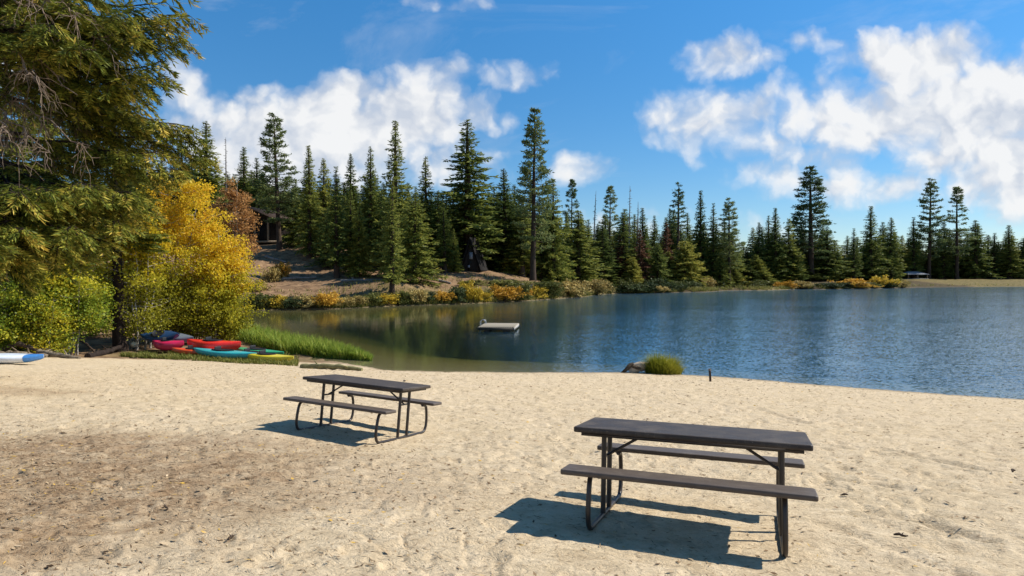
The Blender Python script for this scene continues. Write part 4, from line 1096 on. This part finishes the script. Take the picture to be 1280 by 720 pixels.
D = 262; x = U(1141) * D; zb = gz(x, D)
o = empty('picnic_shelter', (x, D, zb), R(8)); tag(o, 'small open picnic shelter with a pale grey roof at the far lawn', 'shelter')
g = Geo(); a, b2, zt, ze = 4.9, 3.2, 3.1, 1.9
vv = [(-a, -b2, ze), (a, -b2, ze), (a, b2, ze), (-a, b2, ze), (-2.2, 0, zt), (2.2, 0, zt)]
g.add(vv, [[0, 1, 5, 4], [2, 3, 4, 5]]); g.add(vv, [[1, 2, 5], [3, 0, 4]]); g.add([(p[0], p[1], p[2] - .18) for p in vv[:4]], [[3, 2, 1, 0]])
for i in range(4):
    p, q = vv[i], vv[(i + 1) % 4]
    g.add([p, (p[0], p[1], p[2] - .18), (q[0], q[1], q[2] - .18), q], [[0, 1, 2, 3]])
g.build('roof', plainmat('pale_metal_roof', (.26, .255, .25), .9, .1, spec=.05), o)
for sx in (-1, 0, 1):
    for sy in (-1, 1):
        g = Geo(); box(g, (sx * 4.3, sy * 2.7, .86), (.22, .22, 1.72)); g.build('post', M_POST, o)
g = Geo(); box(g, (0, 0, .05), (9.2, 6, .14)); g.build('slab', plainmat('concrete', (.35, .34, .32), .9, .1), o)

# dark A-frame hut among the trees
D = 120; x = U(592) * D; zb = gz(x, D) - .1
o = empty('hut', (x, D, zb), R(-14)); o.scale = (.86, .86, .86); tag(o, 'dark A-frame hut with a pale door under the largest fir', 'hut')
M_SHADED_ROOF = barkmat('shade_dark_shingles', (.008, .007, .007), (.024, .020, .018), 5, .4)  # near-black because the shade under the firs is put into the roof colour
def frame_wall(y, w_, h_):
    g = Geo(); g.add([(-w_, y - .06, 0), (w_, y - .06, 0), (0, y - .06, h_), (-w_, y + .06, 0), (w_, y + .06, 0), (0, y + .06, h_)], [[0, 1, 2], [5, 4, 3]]); g.build('wall', M_CAB, o)
frame_wall(-2.2, 2.05, 6.1); frame_wall(2.4, 2.05, 6.1)
for sg in (-1, 1):
    g = Geo(); v = [(sg * 2.6, -2.8, 0), (sg * 2.6, 2.8, 0), (0, 2.8, 7.3), (0, -2.8, 7.3), (sg * 2.35, -2.8, 0), (sg * 2.35, 2.8, 0), (0, 2.8, 6.7), (0, -2.8, 6.7)]
    g.add(v, [[0, 1, 2, 3], [7, 6, 5, 4], [0, 3, 7, 4], [1, 5, 6, 2]]); g.build('roof', M_SHADED_ROOF, o)
M_PALE = plainmat('pale_grey_paint', (.30, .33, .37), .6, .2, 2)
g = Geo(); box(g, (-.1, -2.29, 1.0), (.85, .05, 2.0)); g.build('door', M_CAB, o)
g = Geo(); box(g, (.15, -2.30, 3.25), (.75, .06, 1.5)); wf = g.build('window', M_PALE, o)
g = Geo(); box(g, (-.35, -2.34, .9), (.5, .04, .55)); g.build('sign_board', M_PALE, o)

# ------------------------------------------------------------------ small things on the beach
def logthing(name, pts, rad_, label, mat=M_LOG, cat='log', stubs=3, seed=1, group=None):
    r = np.random.default_rng(seed)
    p = np.array(pts, float); org = p.mean(0)
    n = 14; u = np.linspace(0, len(p) - 1, n)
    c = np.stack([np.interp(u, np.arange(len(p)), p[:, j]) for j in range(3)], -1) - org
    c[1:-1] += r.normal(size=(n - 2, 3)) * rad_ * .16
    rr = rad_ * np.linspace(1, .6, n) * r.uniform(.85, 1.12, n)
    o = empty(name, org); tag(o, label, cat, group)
    g = Geo(); tube(g, c, rr, 10); g.build('stem', mat, o, True)
    for q in range(stubs):
        k = r.integers(2, n - 2); d = norm(np.array([r.normal(), r.normal(), abs(r.normal()) + .4]))
        g = Geo(); tube(g, [c[k], c[k] + d * rad_ * 1.6, c[k] + d * rad_ * 2.6 + r.normal(size=3) * rad_ * .3], [rad_ * .35, rad_ * .22, rad_ * .08], 6); g.build('branch_stub', mat, o, True)
    return o
logthing('driftwood_log', [gp(377, 25.0, .03), gp(405, 24.6, .12), gp(452, 24.2, .04)], .13, 'low weathered log on the sand behind the farther picnic table', plainmat('mossy_wood', (.20, .18, .085), .95, .35, 7, .1, .6), seed=3)
logthing('driftwood_log', [gp(-6, 26.9, .05), gp(20, 26.8, .16), gp(58, 26.9, .06)], .14, 'grey log on the dirt behind the white and blue boat', seed=4)
logthing('driftwood_log', [gp(48, 27.3, .22), gp(66, 27.0, .16), gp(98, 26.7, .02)], .13, 'pale root-like log right of the white and blue boat', seed=5)
logthing('driftwood_log', [gp(2, 27.4, .30), gp(24, 27.2, .55), gp(44, 27.3, .3)], .12, 'dark fallen branch under the green shrub at the left edge', M_BARK, seed=6)
logthing('tree_root', [gp(108, 28.0, .05), gp(130, 30.0, .16), gp(150, 31.4, .3)], .16, 'dark surface root running to the slim dark trunk', M_BARKN, 'root', 1, seed=7)
logthing('driftwood_log', [gp(96, 31.5, .62), gp(108, 30.8, .40), gp(122, 30.0, .02)], .07, 'thin sloping stick leaning by the willow shrub', M_BARK, 'stick', 0, seed=8)
for i_, (px, py, L_, sl, lab) in enumerate([(372, 349, 5, .5, 'fallen log lying across the shaded slope below the cabin pine'), (452, 352, 6, .3, 'fallen log on the bare soil behind the front fir clump'), (545, 351, 5, -.4, 'fallen log on open soil left of the young bright green fir'), (650, 357, 5, .2, 'fallen log near the foot of the tall leaning pine'), (345, 326, 4, -.3, 'short log on the brown ledge under the cabin porch')]):
    D = bush_dist(px, py); x = U(px) * D
    logthing('fallen_log', [(x + t_ * L_, D + t_ * L_ * sl, gz(x + t_ * L_, D + t_ * L_ * sl) + .15) for t_ in (-.5, 0, .5)], .24, lab, M_BARKL, 'log', 3, 30 + i_)
# bleached stump and tussock at the waterline
D = 27.0
o = empty('driftwood_stump', gp(790, D)); tag(o, 'bleached hollow stump leaning at the waterline beside a grass clump', 'stump')
r = np.random.default_rng(9)
g = Geo(); tube(g, [(-.05, 0, .0), (.1, .0, .16), (.35, .02, .26), (.75, .05, .26), (1.1, .1, .16)], [.20, .24, .21, .18, .12], 12); g.build('stem', plainmat('bleached_wood', (.46, .36, .25), .9, .25, 5, .1, .5), o, True)
g = Geo(); tube(g, [(.05, -.05, .36), (-.12, -.1, .30), (-.3, -.12, .10), (-.52, -.14, -.04)], [.10, .10, .08, .04], 8); tube(g, [(.0, -.18, .30), (.18, -.2, .24), (.36, -.2, .20)], [.07, .09, .04], 8); g.build('root', M_STEM, o, True)
def blades(g, P, hgt, lean, wid, t, r):
    n = len(P); a = r.uniform(0, 6.28, n)
    d = np.stack([np.cos(a) * lean, np.sin(a) * lean, np.ones(n)], -1)
    w = np.stack([-np.sin(a), np.cos(a), np.zeros(n)], -1) * (wid / 2)[:, None]
    m = P + d * (hgt * .55)[:, None]; tip = P + d * hgt[:, None] + np.stack([np.cos(a), np.sin(a), -.5 * np.ones(n)], -1) * (hgt * lean * .5)[:, None]
    v = np.stack([P - w, P + w, m + w * .8, m - w * .8, tip], 1).reshape(-1, 3)
    b = np.arange(n)[:, None] * 5
    g.add(v, np.concatenate([b + [0, 1, 2, 3]]), np.repeat(t, 5))
    g.add(v, np.concatenate([b + [3, 2, 4]]), np.repeat(t, 5))
o = empty('grass_tussock', gp(830, 26.8)); tag(o, 'rounded yellow-green grass clump at the waterline beside the bleached stump', 'grass clump')
g = Geo(); n = 4200; r = np.random.default_rng(10)
rr = np.sqrt(r.random(n)) ; aa = r.uniform(0, 6.28, n)
P = np.stack([np.cos(aa) * rr * .74, np.sin(aa) * rr * .6, np.full(n, -.05)], -1)
blades(g, P, (.98 - .46 * rr ** 2) * r.uniform(.5, 1.15, n) * (.72 + .56 * vnoise(P[:, 0] / .22, P[:, 1] / .22, 3)), r.uniform(.05, .75, n), r.uniform(.012, .025, n), np.clip(.45 + r.normal(size=n) * .2 + .15 * np.cos(aa), 0, 1), r)
g.build('blades', M_TUSS, o)
g = Geo(); q = np.linspace(-1, 1, 9); tube(g, np.stack([q * .55, q * 0, .02 + .10 * (1 - q * q)], -1), .22 * np.sqrt(np.clip(1 - q * q, .05, 1)), 10); g.build('root_mound', plainmat('soil_clump', (.20, .14, .09), .95), o, True)
# stake
o = empty('stake', gp(889, 24.0)); tag(o, 'short dark wooden stake standing in the sand near the water', 'stake')
g = Geo(); tube(g, [(0, 0, -.2), (-.02, 0, .25), (-.04, 0, .46)], [.045, .042, .036], 7); g.build('shaft', M_BARK, o, True)
g = Geo(); tube(g, [(-.038, 0, .40), (-.04, 0, .475)], .046, 7); g.build('cap', M_BARKL, o, True)
# a few bigger sticks and cones lying on the sand
sticks = [(1130, 672, .10, .012, 'dark bark chip on the sand below the right end of the nearer table'), (938, 476, .25, .02, 'dark twig near the shore right of the stake'), (285, 674, .07, .011, 'dark chip on the needle litter at the lower left'), (205, 640, .10, .009, 'thin twig on the needle litter at left'), (1058, 621, .08, .011, 'dark chip right of the nearer bench end'), (1270, 594, .12, .014, 'dark chip near the right edge of the sand'), (505, 478, .22, .02, 'small dark stick behind the farther table'), (165, 448, .5, .03, 'short stick at the back of the sand below the dark trunk')]
def on_beach(px, py):
    Ds = np.arange(2, 34, .02); h = height(U(px) * Ds, Ds)
    k = np.argmax(h >= V(py) * Ds); return (U(px) * Ds[k], Ds[k], h[k])
for i_, (px, py, L, rd, lab) in enumerate(sticks):
    x, y, zz_ = on_beach(px, py)
    zz_ = float(height(np.array([x]), np.array([y]), True)[0])
    o = empty('stick', (x, y, zz_ + rd * .5), i_ * .9 - .4); tag(o, lab, 'stick')
    r = np.random.default_rng(400 + i_); u = np.linspace(-.5, .5, 6)
    g = Geo(); tube(g, np.stack([u * L, r.normal(size=6) * L * .05, .01 + np.abs(r.normal(size=6)) * .008], -1), rd * np.array([.5, .9, 1, .9, .7, .4]), 6); g.build('shaft', M_BARK, o, True)
    g = Geo(); tube(g, [(0, 0, .01), (L * .15, L * .13, .025), (L * .22, L * .25, .03)], [rd * .5, rd * .4, rd * .2], 5); g.build('twig', M_BARK, o, True)

# uncountable cover: reeds, grass by the boats, litter, dry grass on the bank
r = np.random.default_rng(12)
def scatter(n, fn):
    P = fn(n); P = P[np.isfinite(P[:, 0])]
    return P
n = 9000
u = r.random(n); pxs = 286 + 178 * u ** .9
Dn = 4.2 / ((np.interp(pxs, [286, 320, 360, 400, 440, 464], [425, 434, 444, 447, 449, 450]) - HOR) / F)
D_ = Dn + r.random(n) ** 1.2 * np.interp(pxs, [286, 350, 420, 464], [7, 5.5, 3.2, 1.2])
x_ = U(pxs) * D_; z_ = np.minimum(height(x_, D_), WZ + .3)
z_ = np.maximum(z_, WZ - .3)
hh = np.interp(pxs, [286, 330, 400, 440, 464], [1.1, 1.0, .85, .62, .30]) * r.uniform(.45, 1.2, n)
g = Geo(); blades(g, np.stack([x_, D_, z_], -1), hh, r.uniform(.03, .65, n), r.uniform(.025, .06, n), np.clip(.45 + r.normal(size=n) * .18 + .2 * (fbm(x_, D_, 5) - .5), 0, 1), r)
tag(g.build('reeds', M_REED), 'green reeds fringing the water behind the kayaks', 'reeds', kind='stuff')
n = 9000
pxs = r.uniform(150, 372, n); pys = np.interp(pxs, [150, 200, 260, 320, 372], [446, 449, 453, 457, 459]) - r.random(n) ** 1.3 * np.interp(pxs, [150, 220, 372], [4, 14, 22])
Ds = np.arange(24, 40, .1)
y_ = np.array([Ds[np.argmax(plane(U(a) * Ds, Ds) >= V(b) * Ds)] for a, b in zip(pxs, pys)])
y_ = np.clip(y_ * 0 + 3.8 / (-V(0) * 0 + (pys - HOR) / F), 26, 36)
x_ = U(pxs) * y_
keep = (fbm(x_ / 1.1, y_ / 1.1, 71) > .42) & (lake_sd(x_, y_) > -.3); x_, y_ = x_[keep], y_[keep]; n = len(x_)
g = Geo(); blades(g, np.stack([x_, y_, height(x_, y_) - .02], -1), r.uniform(.08, .28, n), r.uniform(.1, .7, n), r.uniform(.02, .035, n), np.clip(.5 + r.normal(size=n) * .2, 0, 1), r)
tag(g.build('grass', M_GRASS), 'short green grass growing round the kayaks', 'grass', kind='stuff')
n = 80000
pxs = r.uniform(300, 1300, n); Dd = r.uniform(74, 280, n)
x_ = U(pxs) * Dd; sdv = lake_sd(x_, Dd); 
keep = (sdv > .1) & (sdv < np.where(pxs < 780, 14, 6)) & (fbm(x_ / 3, Dd / 3, 81) > np.where(sdv < 3, .34, .48)); x_, Dd, sdv = x_[keep], Dd[keep], sdv[keep]; n = len(x_)
m_ = 16000
pl = np.array([shore(*p) for p in far_shore if p[0] <= 1110]); sg = r.integers(0, len(pl) - 1, m_); tt_ = r.random(m_)[:, None]
q_ = pl[sg] * (1 - tt_) + pl[sg + 1] * tt_; q_ = q_ * (1 + (r.random(m_) ** 1.5 * 3.2 / np.hypot(q_[:, 0], q_[:, 1])))[:, None]
q_ = q_[fbm(q_[:, 0] / 1.8, q_[:, 1] / 1.8, 83) > .42]
x_ = np.concatenate([x_, q_[:, 0]]); Dd = np.concatenate([Dd, q_[:, 1]]); sdv = np.concatenate([sdv, np.full(len(q_), .5)]); n = len(x_)
g = Geo(); blades(g, np.stack([x_, Dd, height(x_, Dd) - .05], -1), r.uniform(.25, .75, n) * np.where(sdv < 3, 1.5, .9), r.uniform(.1, .9, n), r.uniform(.07, .14, n), np.clip(.75 + r.normal(size=n) * .25, 0, 1), r)
tag(g.build('dry_grass', M_GRASS), 'dry straw grass along the far bank', 'grass', kind='stuff')
n = 90000
x_ = np.concatenate([r.normal(-5.6, 2.7, 30000), r.uniform(-14, 16, 60000)]); y_ = np.concatenate([r.normal(5.9, 1.7, 30000), 2.2 + 25 * r.random(60000) ** 1.9])
keep = (y_ > 1.8) & (lake_sd(x_, y_) > .5) & (np.abs(x_) < y_ * 1.1 + 1); x_, y_ = x_[keep], y_[keep]; n = len(x_)
a = r.normal(2.9, .75, n); dirs = np.stack([np.cos(a), np.sin(a), r.normal(size=n) * .15], -1)
big = r.random(n) < .005
ln = np.where(big, r.uniform(.05, .10, n), r.uniform(.018, .065, n)) * (.75 + .05 * y_)
g = Geo(); kites(g, np.stack([x_, y_, height(x_, y_, True) + .007], -1), dirs, np.cross(dirs, np.array([0, 0, 1.])) + r.normal(size=(n, 3)) * .25, ln, np.where(r.random(n) < .85, ln * .13, ln * .4), np.where(big, .25, np.clip(.62 + r.normal(size=n) * .22, 0, 1)))
tag(g.build('needle_litter', M_LITTER), 'scattered needles, bark bits and leaves on the sand', 'litter', kind='stuff')

# ------------------------------------------------------------------ sky, sun, camera
SUN_AZ, SUN_EL = R(79), R(46)
w = bpy.data.worlds.new('World'); SC.world = w; w.use_nodes = True
w.node_tree.nodes.clear(); T = NT(w.node_tree)
out = T.n('ShaderNodeOutputWorld')
sky = T.n('ShaderNodeTexSky', sky_type='NISHITA', sun_disc=False, sun_elevation=SUN_EL, sun_rotation=SUN_AZ, altitude=1800, air_density=1.0, dust_density=.4, ozone_density=3.0)
skyc = T.n('ShaderNodeHueSaturation', i={'Hue': .5, 'Saturation': 1.27, 'Value': 1.0, 'Fac': 1.0, 'Color': sky.outputs[0]}).outputs[0]
dv = T.n('ShaderNodeTexCoord').outputs['Generated']
sp = T.n('ShaderNodeSeparateXYZ', i={'Vector': dv})
skyc = T.mix(1.0, skyc, T.mix(T.mr(sp.outputs[2], .02, .40), (1.2, 1.12, 1.05), (1.5, 1.85, 1.75)), 'MULTIPLY')
yy = T.math('MAXIMUM', T.math('ABSOLUTE', sp.outputs[1]), .12)
uu = T.math('DIVIDE', sp.outputs[0], yy); vv_ = T.math('DIVIDE', sp.outputs[2], yy)
uv = T.n('ShaderNodeCombineXYZ', i={0: uu, 1: vv_, 2: 0.}).outputs[0]
wn = T.n('ShaderNodeTexNoise', i={'Vector': uv, 'Scale': 7, 'Detail': 5, 'Roughness': .6})
wv = T.n('ShaderNodeVectorMath', operation='SUBTRACT', i={0: wn.outputs['Color'], 1: (.5, .5, .5)}).outputs[0]
uvw = T.n('ShaderNodeVectorMath', operation='MULTIPLY_ADD', i={0: wv, 1: (.10, .07, 0), 2: uv}).outputs[0]
clouds = [(300, 168, 95, 52, 1.0), (430, 160, 120, 56, 1.15), (510, 150, 80, 50, 1.1), (440, 118, 46, 26, 1.0), (590, 146, 52, 26, .85), (232, 112, 36, 36, .70), (320, 122, 36, 20, .75), (330, 215, 160, 50, 1.0), (540, 205, 80, 40, .8),
          (726, 211, 40, 24, .85), (902, 74, 60, 28, .95), (890, 148, 90, 40, .85), (935, 175, 60, 40, .65), (1000, 212, 90, 36, .70), (1075, 236, 85, 24, .85),
          (1150, 74, 105, 38, 1.05), (1230, 135, 120, 70, 1.15), (1110, 145, 150, 55, 1.0), (1290, 190, 130, 80, 1.1), (1180, 195, 90, 36, .8), (1030, 58, 45, 20, .62), (640, 100, 60, 22, .5), (535, 95, 50, 24, .6), (560, 2, 60, 14, .5), (1400, 120, 120, 80, 1.), (1550, 60, 160, 60, 1.), (-60, 60, 200, 60, .9), (-300, 180, 160, 60, 1.), (730, 285, 300, 30, .42)]
acc = None
for px, py, rx, ry, wt in clouds:
    q = T.n('ShaderNodeVectorMath', operation='SUBTRACT', i={0: uvw, 1: (U(px), V(py), 0)}).outputs[0]
    q = T.n('ShaderNodeVectorMath', operation='MULTIPLY', i={0: q, 1: (F / rx, F / ry, 0)}).outputs[0]
    q = T.n('ShaderNodeVectorMath', operation='DOT_PRODUCT', i={0: q, 1: q}).outputs['Value']
    s = T.math('MULTIPLY', T.math('SUBTRACT', 1.0, T.math('MULTIPLY', q, .5)), wt)
    acc = s if acc is None else T.math('SMOOTH_MAX', acc, s, .12)
shape = T.math('MAXIMUM', acc, -.4)
def puff(v):
    """rounded billows: cell noise turned inside out over a soft fractal"""
    vo = T.n('ShaderNodeTexVoronoi', feature='SMOOTH_F1', voronoi_dimensions='2D', i={'Vector': v, 'Scale': 17, 'Detail': 2, 'Roughness': .55, 'Smoothness': .55}).outputs['Distance']
    return T.math('ADD', T.math('MULTIPLY', T.noise(v, 8, 8, .56), .76), T.math('MULTIPLY', T.math('SUBTRACT', 1.0, vo), .24))
n1 = puff(uvw)
n3 = puff(T.n('ShaderNodeVectorMath', operation='ADD', i={0: uvw, 1: (.022, .028, 0)}).outputs[0])
dens = T.math('ADD', shape, T.math('MULTIPLY', T.math('SUBTRACT', n1, .485), 1.75))
alpha = T.mr(dens, .12, .88, 0, 1, True)
lit_ = T.math('ADD', .50, T.math('MULTIPLY', T.math('SUBTRACT', n1, n3), 4.2))
lit_ = T.math('ADD', lit_, T.math('MULTIPLY', T.mr(dens, .5, 1.6), .28), clamp=True)
cc = T.mix(lit_, (6.0, 6.55, 7.5), (9.2, 9.25, 9.3))
wispy = T.math('MULTIPLY', T.mr(T.noise(T.scale(uv, (1, 2.4, 1)), 2.3, 8, .62, 1.0), .52, .80), .28)
alpha = T.math('MAXIMUM', T.math('MULTIPLY', alpha, .97), wispy)
colr = T.mix(alpha, skyc, cc)
bg = T.n('ShaderNodeBackground', i={'Color': colr, 'Strength': .075})
T.t.links.new(bg.outputs[0], out.inputs[0])

L = bpy.data.lights.new('sun', 'SUN'); L.energy = 5.0; L.angle = R(.53); L.color = (1, .955, .88)
so = bpy.data.objects.new('sun', L); COL.objects.link(so)
sdv = Vector((math.cos(SUN_EL) * math.sin(SUN_AZ), math.cos(SUN_EL) * math.cos(SUN_AZ), math.sin(SUN_EL)))
so.rotation_euler = sdv.to_track_quat('Z', 'Y').to_euler(); so.location = sdv * 60

cam = bpy.data.cameras.new('camera'); cam.sensor_width = 36; cam.lens = F / 1280 * 36
cam.clip_start = .05; cam.clip_end = 5000
co_ = bpy.data.objects.new('camera', cam); COL.objects.link(co_)
co_.location = (0, 0, 0); co_.rotation_euler = (R(90) - math.atan((360 - HOR) / F), 0, 0)
SC.camera = co_
SC.view_settings.view_transform = 'Standard'; SC.view_settings.look = 'None'
SC.view_settings.exposure = 0.42; SC.view_settings.gamma = 1
SC.view_settings.use_curve_mapping = False
SC.render.engine = 'CYCLES'
SC.cycles.max_bounces = 8; SC.cycles.transparent_max_bounces = 8; SC.cycles.diffuse_bounces = 3
SC.cycles.use_denoising = True
